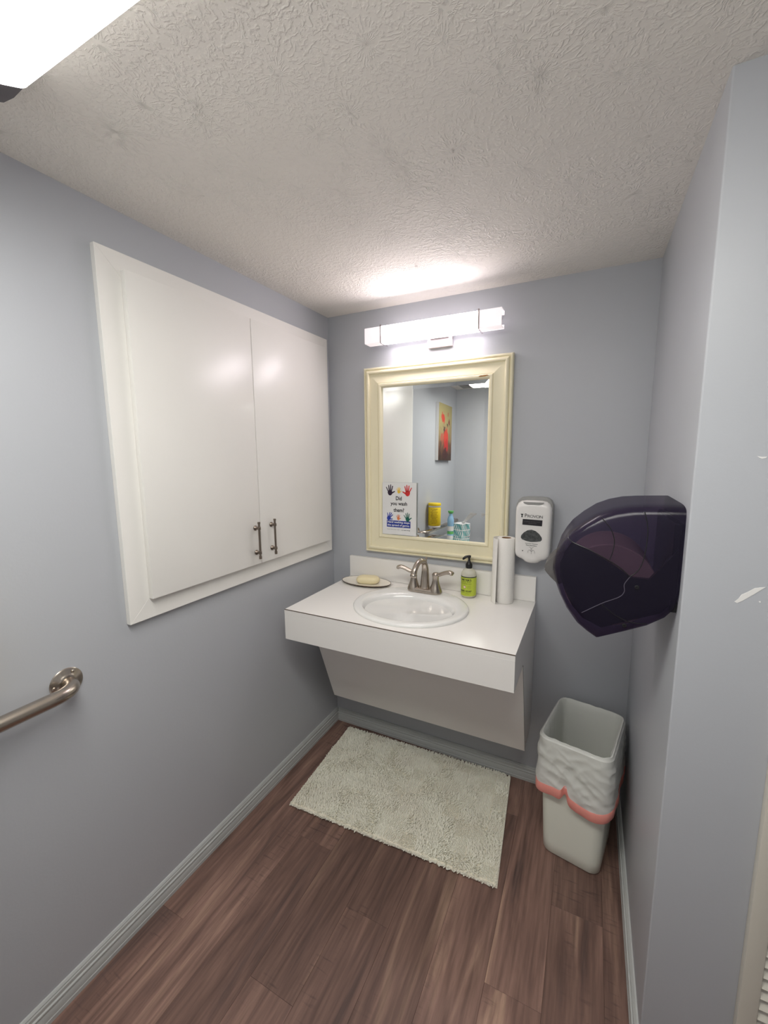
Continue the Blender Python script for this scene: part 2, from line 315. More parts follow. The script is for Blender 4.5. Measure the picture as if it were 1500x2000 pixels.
# baseboards: stepped profile (distance from wall, height)
BP = [(0, 0), (.014, 0), (.014, .012), (.0125, .014), (.0125, .036), (.0105, .039), (.0135, .043), (.0135, .047), (.0095, .050), (.0095, .060), (.006, .064), (.008, .067), (.004, .072), (0, .073)]
struct(build('baseboard_left', prism(bmesh.new(), [(d, z) for d, z in BP], 1, YB, -.0), M['base']))
struct(build('baseboard_back', prism(bmesh.new(), [(-d, z) for d, z in BP], 0, .012, XR - .012), M['base']))
struct(build('baseboard_right', prism(bmesh.new(), [(XR - d, z) for d, z in BP], 1, YS, 0), M['base']))
struct(build('baseboard_front', prism(bmesh.new(), [(YS - d, z) for d, z in BP], 0, XR - .014, 1.592), M['base']))

# louvered closet door on the right
d1 = bpy.data.objects.new('door_1', None); d1.location = (1.84, YS - .016, 0); COL.objects.link(d1); struct(d1)
DX0, DX1, DZ1 = 1.5945, 2.08, 2.02
for a, b in ((DX0, DX0 + .0325), (DX1 - .0325, DX1)): boxo('stile', (a, b, YS - .020, YS - .0006, .012, DZ1), M['louver'], d1, .002)
for a, b in ((.012, .10), (1.02, 1.10), (DZ1 - .10, DZ1)): boxo('rail', (DX0 + .0325, DX1 - .0325, YS - .019, YS - .0006, a, b), M['louver'], d1, .001)
zz = .112; sm = None
while zz < DZ1 - .11:
    if not (1.005 < zz < 1.112):
        if sm is None:
            b2 = bmesh.new(); box(b2, -(DX1 - DX0) / 2 + .033, (DX1 - DX0) / 2 - .033, -.0125, .0125, -.003, .003, .001, 1)
            bmesh.ops.transform(b2, matrix=Matrix.Rotation(math.radians(58), 4, 'X'), verts=b2.verts)
            o = build('slat', b2, M['louver'], d1); sm = o.data
        else: o = bpy.data.objects.new('slat', sm); COL.objects.link(o); o.parent = d1
        o.matrix_parent_inverse = Matrix(); o.location = ((DX0 + DX1) / 2 - 1.84, .0055, zz)
    zz += .027

# ------------------------------------------------------------------ ceiling fixture (wraparound)
LX0, LX1, LY0, LY1 = .325, 1.52, -1.82, -1.412
t = thing('ceiling_light', (.9, -1.62, H), 'large white wraparound ceiling light with glowing bowed diffuser', 'ceiling light')
boxo('housing', (LX0 + .004, LX1 - .004, LY0 + .001, LY1 - .001, H - .0512, H - .0005), M['white_plastic'], t)
def lens_ring(x, drop, w):
    pts = []; cy = (LY0 + LY1) / 2; hw = (LY1 - LY0) / 2 * w
    for i in range(17):
        a = -1 + 2 * i / 16; s = abs(a)
        zz = H - .057 - drop * (1 - s ** 2.4)
        pts.append((x, cy + hw * a, zz))
    pts.append((x, cy + hw * .99, H - .0515)); pts.append((x, cy - hw * .99, H - .0515)); return pts
bm = loft(bmesh.new(), [lens_ring(LX0, .044, .985), lens_ring(LX0 + .008, .052, 1), lens_ring(LX1 - .008, .052, 1), lens_ring(LX1, .044, .985)])
build('diffuser', bm, M['lampc'], t, 40)
for sx, xa in ((-1, LX0), (1, LX1)):
    rings = []; cy = (LY0 + LY1) / 2; hw0 = (LY1 - LY0) / 2
    for dx, sw, sh in ((0, 1.0, .97), (.04, 1.02, .93), (.08, 1.03, .80), (.12, 1.0, .58), (.15, .93, .30), (.165, .85, .02)):
        ring = []
        for i in range(17):
            a = -1 + 2 * i / 16; ring.append((xa + sx * (dx + .0006), cy + hw0 * sw * a, H - .0009 - (.056 + .044 * (1 - abs(a) ** 2.4)) * sh))
        rings.append(ring + [(xa + sx * (dx + .0006), cy + hw0 * sw, H - .0007), (xa + sx * (dx + .0006), cy - hw0 * sw, H - .0007)])
    build('end_cap', loft(bmesh.new(), rings), M['greyend'], t, 40)

# air vent in the ceiling
t = thing('air_vent', (.19, -2.12, H), 'small grey louvred air vent in the ceiling beyond the large light', 'vent')
bm = bmesh.new()
for d in ((.09, .29, -2.02, -2.035), (.09, .29, -2.205, -2.22), (.09, .105, -2.205, -2.035), (.275, .29, -2.205, -2.035)): box(bm, d[0], d[1], min(d[2:]), max(d[2:]), H - .008, H - .0005, .001, 1)
build('frame', bm, M['grey_plastic'], t)
for k in range(8):
    b2 = bmesh.new(); box(b2, .105, .275, -.007, .007, -.001, .001); bmesh.ops.transform(b2, matrix=Matrix.Translation((0, -2.05 - k * .02, H - .0075)) @ Matrix.Rotation(.6, 4, 'X'), verts=b2.verts)
    build('slat', b2, M['grey_plastic'], t)

# ------------------------------------------------------------------ vanity light bar
t = thing('vanity_light', (.575, 0, 2.05), 'glowing rectangular light bar on the wall above the framed mirror', 'wall light')
VX0, VX1, VZ0, VZ1, VY0, VY1 = .2655, .887, 2.018, 2.088, -.100, -.044
boxo('wall_plate', (.545, .660, -.020, -.0006, 1.986, 2.075), M['satin'], t, .002)
boxo('mount', (.56, .645, -.044, -.020, 2.02, 2.07), M['chrome'], t, .001)
c1, c2 = .350, .7955
def channel(x0, x1, nm, mt):
    bm = bmesh.new(); box(bm, x0, x1, VY0, VY1, VZ0, VZ1, .004, 2); return build(nm, bm, mt, t)
vd = channel(c1 + .002, c2 - .002, 'diffuser', M['lampv'])
vd.data.materials.append(M['lampv_dim'])      # emission shaped per face: strong front, weaker bottom, dim elsewhere to spare the ceiling
vd.data.materials.append(M['lampv_low'])
for p in vd.data.polygons: p.material_index = 0 if p.normal.y < -.8 else (2 if p.normal.z < -.8 else 1)
channel(VX0, c1 - .001, 'diffuser_end', M['lampv2'])
# right end: open square tube showing the dark socket
bm = bmesh.new(); x0, x1 = c2 + .001, VX1
box(bm, x0, x1, VY0, VY0 + .004, VZ0, VZ1, .001, 1); box(bm, x0, x1, VY1 - .004, VY1, VZ0, VZ0 + .016, 0); box(bm, x0, x1, VY1 - .004, VY1, VZ1 - .016, VZ1, 0)
box(bm, x0, x1, VY0 + .003, VY1, VZ1 - .004, VZ1, .001, 1); box(bm, x0, x1, VY0 + .003, VY1, VZ0, VZ0 + .004, .001, 1)
build('diffuser_end', bm, M['lampv2'], t)
bm = bmesh.new(); lathe(bm, [(.006, 0), (.012, .004), (.012, .03), (.005, .034)], (VX1 - .038, -.068, 2.053), 20, 'x'); build('socket', bm, M['chrome'], t)
for cx in (c1, c2):
    bm = bmesh.new()
    for d in ((VY0 - .003, VY0 - .0004, VZ0 - .003, VZ1 + .006), (VY0 - .003, VY1 + .012, VZ1 + .001, VZ1 + .003), (VY0 + .004, VY1 + .012, VZ0 - .005, VZ0 - .001)): box(bm, cx - .0030, cx + .0030, *d, .0004, 1)
    build('clip', bm, M['chrome'], t)

# ------------------------------------------------------------------ mirror
MX0, MX1, MZ0, MZ1 = .2167, .9258, 1.0203, 1.9278
IX0, IX1, IZ0, IZ1 = .3215, .8275, 1.1215, 1.8285
t = thing('wall_mirror', ((MX0 + MX1) / 2, 0, MZ0), 'wall mirror with a cream stepped wooden frame above the wash basin', 'mirror')
prof = [(0, .0008), (0, .020), (.002, .025), (.006, .0275), (.010, .0275), (.0115, .0225), (.0145, .0225), (.017, .031), (.024, .0355), (.029, .0355), (.033, .0315), (.0345, .0265), (.045, .0270), (.065, .0315), (.079, .0355), (.0795, .0335), (.0815, .0335), (.082, .0375), (.085, .040), (.092, .0405), (.097, .0385), (.100, .034), (.101, .024), (.101, .0008)]
def frame_side(corners_o, corners_i):
    rings = []
    for (ox, oz), (ix, iz) in zip(corners_o, corners_i):
        rings.append([(ox + (ix - ox) * w_ / .101, -d, oz + (iz - oz) * w_ / .101) for w_, d in prof])
    return loft(bmesh.new(), rings)
O = [(MX0, MZ0), (MX1, MZ0), (MX1, MZ1), (MX0, MZ1)]; I = [(IX0, IZ0), (IX1, IZ0), (IX1, IZ1), (IX0, IZ1)]
for k in range(4):
    o = build('frame_rail', frame_side((O[k], O[(k + 1) % 4]), (I[k], I[(k + 1) % 4])), M['cream'], t, 22)
    if k == 2: fr_top = o
build('paint_chip', prism(bmesh.new(), [(.785, 1.8395), (.795, 1.8435), (.823, 1.8445), (.829, 1.8415), (.812, 1.8375), (.790, 1.8375)], 1, -.0415, -.035), M['chip'], fr_top)
TH = math.radians(.8)
def my(z, off=0): return -.030 + (z - 1.47) * math.tan(TH) - off
a0, a1, b0, b1 = IX0 - .003, IX1 + .003, IZ0 - .003, IZ1 + .003; bw = .0195; fw = bw * math.tan(math.radians(1.2))
bm = bmesh.new()
def V(x, z, off=0): return bm.verts.new((x, my(z, off), z))
inn = [V(a0 + bw, b0 + bw), V(a1 - bw, b0 + bw), V(a1 - bw, b1 - bw), V(a0 + bw, b1 - bw)]
out = [V(a0, b0, fw), V(a1, b0, fw), V(a1, b1, fw), V(a0, b1, fw)]
bak = [bm.verts.new((x, -.010, z)) for x, z in ((a0, b0), (a1, b0), (a1, b1), (a0, b1))]
bm.faces.new(inn)
for k in range(4): bm.faces.new((out[k], out[(k + 1) % 4], inn[(k + 1) % 4], inn[k])); bm.faces.new((bak[k], bak[(k + 1) % 4], out[(k + 1) % 4], out[k]))
bm.faces.new(bak[::-1]); build('mirror_pane', bm, M['mirror'], t, 0.1)

# hand washing sign stuck in the lower left corner of the mirror
SX0, SX1, SZ0, SZ1 = .3235, .5035, 1.1235, 1.3785
SY = lambda z: my(z) - .0095
t = thing('hand_washing_sign', ((SX0 + SX1) / 2, SY(SZ0), SZ0), 'white hand washing sign with coloured hands in the mirror corner', 'sign')
bm = loft(bmesh.new(), [[(x, SY(z) + dy, z) for x, z in ((SX0, SZ0), (SX1, SZ0), (SX1, SZ1), (SX0, SZ1))] for dy in (0, .001)])
build('card', bm, M['sign'], t, 0.1)
def on_sign(b2, u, v, nm, m, dy=.0006):
    """u 0..1 across, v 0..1 up from the sign's lower left"""
    x = SX0 + u * (SX1 - SX0); z = SZ0 + v * (SZ1 - SZ0)
    for p in b2.verts:
        zz = z + p.co.y; p.co = Vector((x + p.co.x, SY(zz) - dy, zz))
    return build(nm, b2, m, t, None)
def hand(size, flip=1, spread=1, rot=0):
    b2 = bmesh.new()
    def poly(pts): b2.faces.new([b2.verts.new((x, y, 0)) for x, y in pts])
    poly([(.23 * math.cos(a) * (1 if math.sin(a) > 0 else .92), -.22 + .24 * math.sin(a)) for a in [2 * math.pi * i / 20 for i in range(20)]])
    def finger(bx, by, ang, L_, w_):
        ca, sa = math.cos(ang), math.sin(ang)
        loc = [(0, -w_), (L_ * .55, -w_ * .95)] + [(L_ + w_ * .8 * math.sin(math.pi * k / 6), -w_ * .8 * math.cos(math.pi * k / 6)) for k in range(7)] + [(L_ * .55, w_ * .95), (0, w_)]
        poly([(bx + u * ca - v * sa, by + u * sa + v * ca) for u, v in loc])
    for bx, by, dg, L_, w_ in ((-.16, -.12, 112 + 6 * spread, .42, .045), (-.07, -.08, 97, .50, .052), (.03, -.08, 86, .54, .052), (.12, -.10, 76 - 2 * spread, .47, .05), (.12, -.28, 30, .36, .06)):
        finger(bx, by, math.radians(dg), L_, w_)
    R_ = Matrix.Rotation(rot, 2)
    for p in b2.verts:
        q = R_ @ Vector((p.co.x, p.co.y)); p.co = Vector((q.x * size * flip, q.y * size, 0))
    return b2
for u, v, s, fl_, rot, m in ((.23, .850, .056, 1, 0, 'h_black'), (.49, .85, .032, 1, 0, 'h_yellow'), (.745, .848, .057, -1, .0, 'h_red'), (.215, .345, .045, -1, -.05, 'h_blue'), (.48, .335, .030, 1, 0, 'h_orange'), (.745, .345, .046, 1, .12, 'h_green')):
    if m == 'h_blue': b2 = hand(s, 1, 1.6, -.45)
    else: b2 = hand(s, fl_, 1, rot)
    on_sign(b2, u, v, 'hand_print', M[m])
for s_, v, h_, w_ in (('Did', .70, .0195, .031), ('you wash', .59, .0235, .088), ('them?', .475, .0195, .056)):
    on_sign(text_mesh(s_, w_, h_, bold=.022), .49, v, 'lettering', M['ink'])
b2 = bmesh.new(); b2.faces.new([b2.verts.new(p) for p in ((-.063, -.0165, 0), (.063, -.0165, 0), (.063, .0165, 0), (-.063, .0165, 0))]); on_sign(b2, .485, .205, 'blue_band', M['band_blue'])
on_sign(text_mesh('Hand washing stops', .118, .0125, bold=.025), .485, .235, 'lettering', M['sign'], .0009)
on_sign(text_mesh('the spread of germs.', .118, .0125, bold=.025), .485, .177, 'lettering', M['sign'], .0009)
on_sign(text_mesh('Please take these steps', .065, .003, bold=.01), .33, .095, 'lettering', M['ink'])
on_sign(text_mesh('to wash hands', .045, .003, bold=.05), .70, .092, 'lettering', M['ink'])

# ------------------------------------------------------------------ recessed cabinet on the left wall
t = thing('wall_cabinet', (0, -.59, 1.01), 'white two-door cabinet set in the blue-grey left wall', 'cabinet')
KY0, KY1, KZ0, KZ1 = -1.1361, -.0405, 1.0095, 2.0825; fwid = .085
O = [(KY0, KZ0), (KY1, KZ0), (KY1, KZ1), (KY0, KZ1)]; I = [(KY0 + fwid, KZ0 + fwid), (KY1 - fwid, KZ0 + fwid), (KY1 - fwid, KZ1 - fwid), (KY0 + fwid, KZ1 - fwid)]
for k in range(4):
    b2 = bmesh.new(); q = [O[k], O[(k + 1) % 4], I[(k + 1) % 4], I[k]]
    prism(b2, q, 0, .0006, .018, .0006, 1); build('frame_board', b2, M['white'], t)
boxo('carcass', (.0008, .0172, KY0 + fwid, KY1 - fwid, KZ0 + fwid, KZ1 - fwid), M['white'], t, 0)
for ya, yb, hy in ((-1.070, -.5895, -.619), (-.5865, -.083, -.526)):
    dr = boxo('door', (.0186, .037, ya, yb, 1.073, 2.034), M['white'], t, .0012)
    hb = bmesh.new()
    tube(hb, [(.0585, hy, 1.102), (.0585, hy, 1.246)], .0042, 12)
    for z in (1.124, 1.2245): tube(hb, [(.0585, hy, z - .007), (.0585, hy, z - .005), (.0585, hy, z + .005), (.0585, hy, z + .007)], [.0042, .0068, .0068, .0042], 12)
    for z in (1.102, 1.246): box(hb, .0541, .0629, hy - .0044, hy + .0044, z - .004, z + .009 if z < 1.2 else z + .004, .001, 1)
    hd = build('handle', hb, M['bronze'], dr)
    for z in (1.124, 1.2245):
        pb = bmesh.new(); lathe(pb, [(.0095, 0), (.0105, .003), (.008, .007), (.0045, .010), (.0045, .0135), (.006, .0155), (.0045, .021)], (.0372, hy, z), 16, 'x')
        for f in pb.verts: pass
        merge_me = bpy.data.meshes.new('tmp'); pb.to_mesh(merge_me); pb.free()
        hb2 = bmesh.new(); hb2.from_mesh(hd.data); hb2.from_mesh(merge_me); bmesh.ops.recalc_face_normals(hb2, faces=hb2.faces); hb2.to_mesh(hd.data); hb2.free(); bpy.data.meshes.remove(merge_me)
    hd.data.shade_smooth(); hd.data.set_sharp_from_angle(angle=.6)

# ------------------------------------------------------------------ vanity
XCL, XCR, YCF, ZT, ZB = .1136, 1.053, -.5533, .8716, .7410
SCX, SCY, SA, SB = .578, -.296, .247, .221
t = thing('vanity', (.583, 0, ZB), 'white laminate wall-hung vanity counter with deep apron and sloping panel below', 'counter')
# countertop with an oval hole
bm = bmesh.new(); n = 72; el, rc = [], []
ha, hb_ = SA - .018, SB - .018
for i in range(n):
    a = 2 * math.pi * i / n; c, s = math.cos(a), math.sin(a); el.append((SCX + ha * c, SCY + hb_ * s))
    k = min(((XCR - SCX) / c if c > 1e-9 else ((XCL - SCX) / c if c < -1e-9 else 9e9)), ((-.0008 - SCY) / s if s > 1e-9 else ((YCF - SCY) / s if s < -1e-9 else 9e9))); rc.append([SCX + k * c, SCY + k * s])
for cx, cy in ((XCL, YCF), (XCR, YCF), (XCL, -.0008), (XCR, -.0008)):
    j = min(range(n), key=lambda i: (rc[i][0] - cx) ** 2 + (rc[i][1] - cy) ** 2); rc[j] = [cx, cy]
r_top_i = [(x, y, ZT) for x, y in el]; r_top_o = [(x, y, ZT) for x, y in rc]; r_bot_o = [(x, y, ZT - .019) for x, y in rc]; r_bot_i = [(x, y, ZT - .019) for x, y in el]
loft(bm, [r_top_i, r_top_o, r_bot_o, r_bot_i, r_top_i], cap=False); bmesh.ops.remove_doubles(bm, verts=bm.verts, dist=1e-5)
build('countertop', bm, M['laminate'], t, 30)
boxo('apron', (XCL, XCR, YCF, YCF + .019, ZB, ZT - .0195), M['laminate'], t, .0005, 1)
boxo('laminate_seam', (XCL, XCR, YCF - .0006, YCF + .004, ZT - .0015, ZT + .0002), M['seam'], t, 0)
PY1, PZ1, PY0, PZ0 = -.363, ZB, -.190, .286
for x0, x1 in ((XCL, XCL + .018), (XCR - .018, XCR)):
    build('side_panel', prism(bmesh.new(), [(YCF + .0195, ZT - .0195), (YCF + .0195, ZB), (PY1, ZB), (PY0 + .006, PZ0), (-.0008, PZ0 + .0), (-.0008, ZT - .0195)], 0, x0, x1, .0004, 1), M['laminate'], t)
boxo('bottom_edge', (XCL + .019, XCR - .019, YCF + .02, -.452, ZB + .001, ZB + .018), M['laminate'], t, 0)
dv = Vector((0, PY0 - PY1, PZ0 - PZ1)).normalized(); nv = Vector((0, -dv.z, dv.y)); nv = nv if nv.y < 0 else -nv
q = [(PY1, PZ1 - .001), (PY0, PZ0), (PY0 + nv.y * .006, PZ0 + nv.z * .006), (PY1 + nv.y * .006, PZ1 - .001 + nv.z * .006)]
build('sloping_panel', prism(bmesh.new(), q, 0, XCL - .0005, XCR + .0012, 0), M['laminate'], t)
q = [(PY1, PZ1), (PY0, PZ0), (PY0 + nv.y * .0055 + .0028 , PZ0 ), (PY1 + .0028, PZ1)]
build('panel_edge', prism(bmesh.new(), [(PY1 - .0005, PZ1 + .004), (PY0 - .0005, PZ0), (PY0 + .0025, PZ0), (PY1 + .0025, PZ1 + .004)], 0, XCR + .0002, XCR + .0015), M['seam'], t)
ZS = ZT + .1115
boxo('backsplash', (XCL + .002, XCR - .002, -.020, -.0008, ZT + .0004, ZS), M['laminate'], t, .0006, 1)
boxo('backsplash_seam', (XCL + .002, XCR - .002, -.0204, -.0170, ZT + .0002, ZT + .0014), M['caulk'], t, 0)

# ------------------------------------------------------------------ basin
t = thing('wash_basin', (SCX, SCY, ZT), 'oval white porcelain drop-in basin in the vanity counter', 'sink')
def ell(a, b, cy, z, n=72): return [(SCX + a * math.cos(2 * math.pi * i / n), cy + b * math.sin(2 * math.pi * i / n), z) for i in range(n)]
Z = ZT
rings = [ell(SA - .02, SB - .02, SCY, Z - .012), ell(SA - .012, SB - .012, SCY, Z + .0006), ell(SA, SB, SCY, Z + .0006), ell(SA + .001, SB + .001, SCY, Z + .006), ell(SA - .003, SB - .003, SCY, Z + .0105), ell(SA - .010, SB - .010, SCY, Z + .0125),
         ell(SA - .020, SB - .020, SCY, Z + .0125), ell(SA - .032, SB - .036, SCY - .008, Z + .0125), ell(SA - .042, SB - .052, SCY - .018, Z + .0115), ell(SA - .048, SB - .062, SCY - .025, Z + .008), ell(SA - .054, SB - .069, SCY - .027, Z - .001),
         ell(SA - .058, SB - .073, SCY - .027, Z - .012), ell(SA - .063, SB - .078, SCY - .026, Z - .028), ell(SA - .070, SB - .085, SCY - .025, Z - .050), ell(SA - .081, SB - .095, SCY - .024, Z - .072), ell(SA - .098, SB - .109, SCY - .022, Z - .092), ell(SA - .124, SB - .129, SCY - .019, Z - .107), ell(SA - .160, SB - .155, SCY - .014, Z - .116), ell(.055, .043, SCY - .011, Z - .1205), ell(.03, .03, SCY - .01, Z - .1225), ell(.021, .021, SCY - .01, Z - .1235)]
build('bowl', loft(bmesh.new(), rings), M['porcelain'], t, 60)
bm = bmesh.new(); lathe(bm, [(.022, 0), (.022, .002), (.017, .0035), (.014, .002), (.010, .005), (.002, .006)], (SCX, SCY - .01, Z - .1232), 24); build('drain', bm, M['nickel'], t)

# ------------------------------------------------------------------ faucet
FX, FY, FZ = .579, -.125, ZT + .0142
t = thing('faucet', (FX, FY, FZ), 'brushed nickel two-handle faucet with arched spout behind the basin', 'faucet')
rings = []
for s, z in ((.98, -.0015), (1, .002), (.97, .010), (.88, .0155), (.70, .0185)):
    rings.append([(FX + x * s, FY + y * s, FZ + z) for x, y in rrect(.082, .027, .0265, 8)])
build('base_plate', loft(bmesh.new(), rings), M['nickel'], t, 50)
sp = smooth_path([(FX, FY + .004, FZ + .012), (FX, FY + .006, FZ + .06), (FX, FY + .006, FZ + .108), (FX - .002, FY - .008, FZ + .138), (FX - .006, FY - .034, FZ + .150), (FX - .011, FY - .062, FZ + .143), (FX - .015, FY - .084, FZ + .120), (FX - .017, FY - .094, FZ + .094)], 6)
k = len(sp) - 1
rad = [.0225 - .0098 * min(1, i / (k * .42)) for i in range(k + 1)]
bm = tube(bmesh.new(), sp, rad, 20, flat=[1.05 - .1 * i / k for i in range(k + 1)])
build('spout', bm, M['nickel'], t, 60)
e0, e1 = sp[-2], sp[-1]; dd = (e1 - e0).normalized()
build('aerator', tube(bmesh.new(), [e1 - dd * .012, e1 - dd * .008, e1 - dd * .002, e1 + dd * .004, e1 + dd * .006], [.0125, .0150, .0158, .0145, .011], 20), M['nickel'], t, 50)
build('spout_collar', tube(bmesh.new(), [(FX, FY + .004, FZ + .014), (FX, FY + .004, FZ + .019), (FX, FY + .004, FZ + .024)], [.0240, .0235, .020], 20), M['nickel'], t, 50)
bm = bmesh.new(); lathe(bm, [(.0028, 0), (.0028, .02), (.0055, .023), (.0055, .029), (.002, .031)], (FX, FY + .020, FZ + .125), 12); build('lift_rod', bm, M['nickel'], t)
for s in (-1, 1):
    bm = bmesh.new(); lathe(bm, [(.0300, .006), (.0285, .014), (.0240, .026), (.0185, .041), (.0145, .058), (.0138, .072), (.0155, .082), (.0160, .088), (.012, .0935), (.002, .095)], (FX + s * .0535, FY, FZ), 24)
    hp = build('handle_post', bm, M['nickel'], t, 50)
    x0 = FX + s * .0535
    lp = smooth_path([(x0, FY, FZ + .086), (x0 + s * .018, FY - .001, FZ + .088), (x0 + s * .042, FY - .002, FZ + .098), (x0 + s * .066, FY - .004, FZ + .104), (x0 + s * .082, FY - .006, FZ + .098)], 5)
    kk = len(lp) - 1
    build('lever', tube(bmesh.new(), lp, [.0090 + .0078 * (i / kk) ** 1.3 if i < kk else .0125 for i in range(kk + 1)], 14, flat=[.95 - .42 * i / kk for i in range(kk + 1)]), M['nickel'], hp, 50)

# ------------------------------------------------------------------ dish and soap
DC = (.2575, -.1005)
t = thing('soap_dish', (DC[0], DC[1], ZT), 'flat oval cream dish with dark brown rim at left of the counter', 'dish')
def dell(s, z, n=56): return [(DC[0] + .134 * s * math.cos(2 * math.pi * i / n), DC[1] + .078 * s * math.sin(2 * math.pi * i / n), ZT + z) for i in range(n)]
build('plate', loft(bmesh.new(), [dell(.55, .0006), dell(.62, .0006), dell(.80, .005), dell(.985, .0105), dell(.985, .0125), dell(.82, .0095), dell(.6, .0075), dell(.2, .007)]), M['plate'], t, 50)
build('rim_band', loft(bmesh.new(), [dell(.984, .0100), dell(.999, .0108), dell(.999, .0130), dell(.982, .0134), dell(.980, .0100)], cap=False), M['rim'], t, 60)
bm = bmesh.new(); rings = []
for s, z in ((.80, 0), (.93, .004), (1, .012), (1, .018), (.94, .026), (.80, .0315), (.5, .0338), (.15, .0342)):
    rings.append([(x * s, y * s, z) for x, y in rrect(.059, .034, .031, 6)])
loft(bm, rings); bmesh.ops.transform(bm, matrix=Matrix.Translation((DC[0] + .013, DC[1] - .004, ZT + .0082)) @ Matrix.Rotation(math.radians(14), 4, 'Z'), verts=bm.verts)
tag(build('soap_bar', bm, M['soap'], None, 60), 'pale yellow bar of soap lying on the oval dish', 'soap')

# ------------------------------------------------------------------ soap bottle
BX, BY = .769, -.066; BR = .0340
t = thing('soap_bottle', (BX, BY, ZT), 'pump bottle of liquid hand soap with lime green label and black pump', 'bottle')
bm = bmesh.new(); lathe(bm, [(.024, .0008), (.030, .002), (BR, .007), (BR, .104), (.0315, .113), (.027, .122), (.019, .1285), (.0145, .131), (.0145, .134)], (BX, BY, ZT), 40); build('bottle_body', bm, M['bottle'], t, 60)
bm = bmesh.new(); lathe(bm, [(.022, .003), (.028, .0045), (BR - .0012, .009), (BR - .0012, .094), (.002, .0945)], (BX, BY, ZT), 36); build('liquid', bm, M['amber'], t, 60)
va = math.atan2(CAM[1] - BY, CAM[0] - BX)     # the label wraps round the bottle; its lettering is turned toward the left
def wrap(b2, zc, ang0, R):
    for p in b2.verts:
        a = va + ang0 + p.co.x / R; p.co = Vector((BX + R * math.cos(a), BY + R * math.sin(a), ZT + zc + p.co.y))
    return b2
def label(z0, z1, R, nm, m):
    bm = bmesh.new(); rings = []
    for z in (z0, z1): rings.append([(BX + R * math.cos(a), BY + R * math.sin(a), ZT + z) for a in [va - 2.6 + 5.2 * i / 60 for i in range(61)]])
    loft(bm, rings, closed=False); return build(nm, bm, m, t, 60)
label(.011, .094, BR + .0004, 'label', M['lime']); label(.0945, .0990, BR + .0005, 'label_band', M['darkband'])
def btext(s_, zc, w_, h_, ang, b=.03, m='ink', sp_=1.0): build('lettering', wrap(text_mesh(s_, w_, h_, bold=b, space=sp_), zc, ang, BR + .0008), M[m], t, None)
btext("MRS. MEYER'S", .0845, .076, .0098, math.radians(-43), .03)
btext('CLEAN DAY', .0755, .052, .0042, math.radians(-24), .03, sp_=1.2)
btext('LEMON VERBENA SCENT', .0690, .056, .0028, math.radians(-26), .0)
btext('HARD WORKING BUT GENTLE', .0650, .056, .0024, math.radians(-26), .0)
for k in range(3): btext('HAND SOAP WITH', .0575 - .0055 * k, .018, .0022, math.radians(4), .0); btext('OILS', .0575 - .0055 * k, .010, .0022, math.radians(-58), .0)
btext('HAND SOAP', .0335, .060, .0082, math.radians(-28), .04, sp_=1.15)
btext('made with essential oils', .0255, .050, .0026, math.radians(-22), 0)
btext('12.5 fl oz', .0200, .018, .0026, math.radians(-10), 0)
b2 = bmesh.new(); b2.faces.new([b2.verts.new((.0072 * math.cos(2 * math.pi * i / 24), .0072 * math.sin(2 * math.pi * i / 24), 0)) for i in range(24)]); build('badge_ring', wrap(b2, .0520, math.radians(-30), BR + .0009), M['rim'], t, None)
b2 = bmesh.new(); b2.faces.new([b2.verts.new((.0061 * math.cos(2 * math.pi * i / 24), .0061 * math.sin(2 * math.pi * i / 24), 0)) for i in range(24)]); build('badge', wrap(b2, .0520, math.radians(-30), BR + .0013), M['peach'], t, None)
pm = bmesh.new(); lathe(pm, [(.0142, .1325), (.0152, .134), (.0152, .149), (.0125, .156), (.0085, .160), (.0060, .165), (.0048, .170), (.0048, .180)], (BX, BY, ZT), 28)
hdp = smooth_path([(BX + .006, BY + .003, ZT + .1845), (BX, BY, ZT + .185), (BX - .012, BY - .006, ZT + .184), (BX - .022, BY - .011, ZT + .176), (BX - .025, BY - .0125, ZT + .171)], 4)
tube(pm, hdp, [.0058] * (len(hdp) - 5) + [.0052, .0046, .004, .0036, .003], 12); lathe(pm, [(.0048, .178), (.0068, .181), (.0070, .188), (.005, .1905), (.001, .191)], (BX, BY, ZT), 20)
build('pump', pm, M['black'], t, 50)

# ------------------------------------------------------------------ paper towel roll
RX, RY, RR, RH = .9290, -.066, .0375, .285
t = thing('paper_towel_roll', (RX, RY, ZT), 'white paper towel roll standing upright with a loose end', 'paper towels')
bm = bmesh.new()
pr = [(.0205, .001), (RR - .001, .001), (RR, .003), (RR + .0008, .14), (RR, RH - .003), (RR - .002, RH), (.0205, RH), (.0205, .001)]
lathe(bm, pr, (RX, RY, ZT), 48, cap=False); bmesh.ops.remove_doubles(bm, verts=bm.verts, dist=1e-5); build('roll', bm, M['paper'], t, 50)
bm = bmesh.new(); lathe(bm, [(.0203, .002), (.0203, RH - .001), (.0192, RH - .001), (.0192, .002), (.0203, .002)], (RX, RY, ZT), 32, cap=False); build('core', bm, M['core'], t, 60)
bm = bmesh.new(); rings = []
va2 = math.atan2(CAM[1] - RY, CAM[0] - RX)
for iz in range(13):
    z = .0012 + (RH - .002) * iz / 12; ring = []
    for side in (0, 1):
        seq = range(22) if side == 0 else range(21, -1, -1)
        for i in seq:
            s = i / 21; a = va2 - math.radians(200) + s * math.radians(160)      # sheet peels off the left side toward the viewer
            lift = .0016 + .0185 * (lambda q: q * q * (3 - 2 * q))(min(1, max(0, (s - .15) / .5))) * (1 - .2 * iz / 12) - (.0007 if side else 0)
            R = RR + .0006 + lift
            ring.append((RX + R * math.cos(a), RY + R * math.sin(a), ZT + z))
    rings.append(ring)
build('loose_sheet', loft(bm, rings), M['paper'], t, 60)

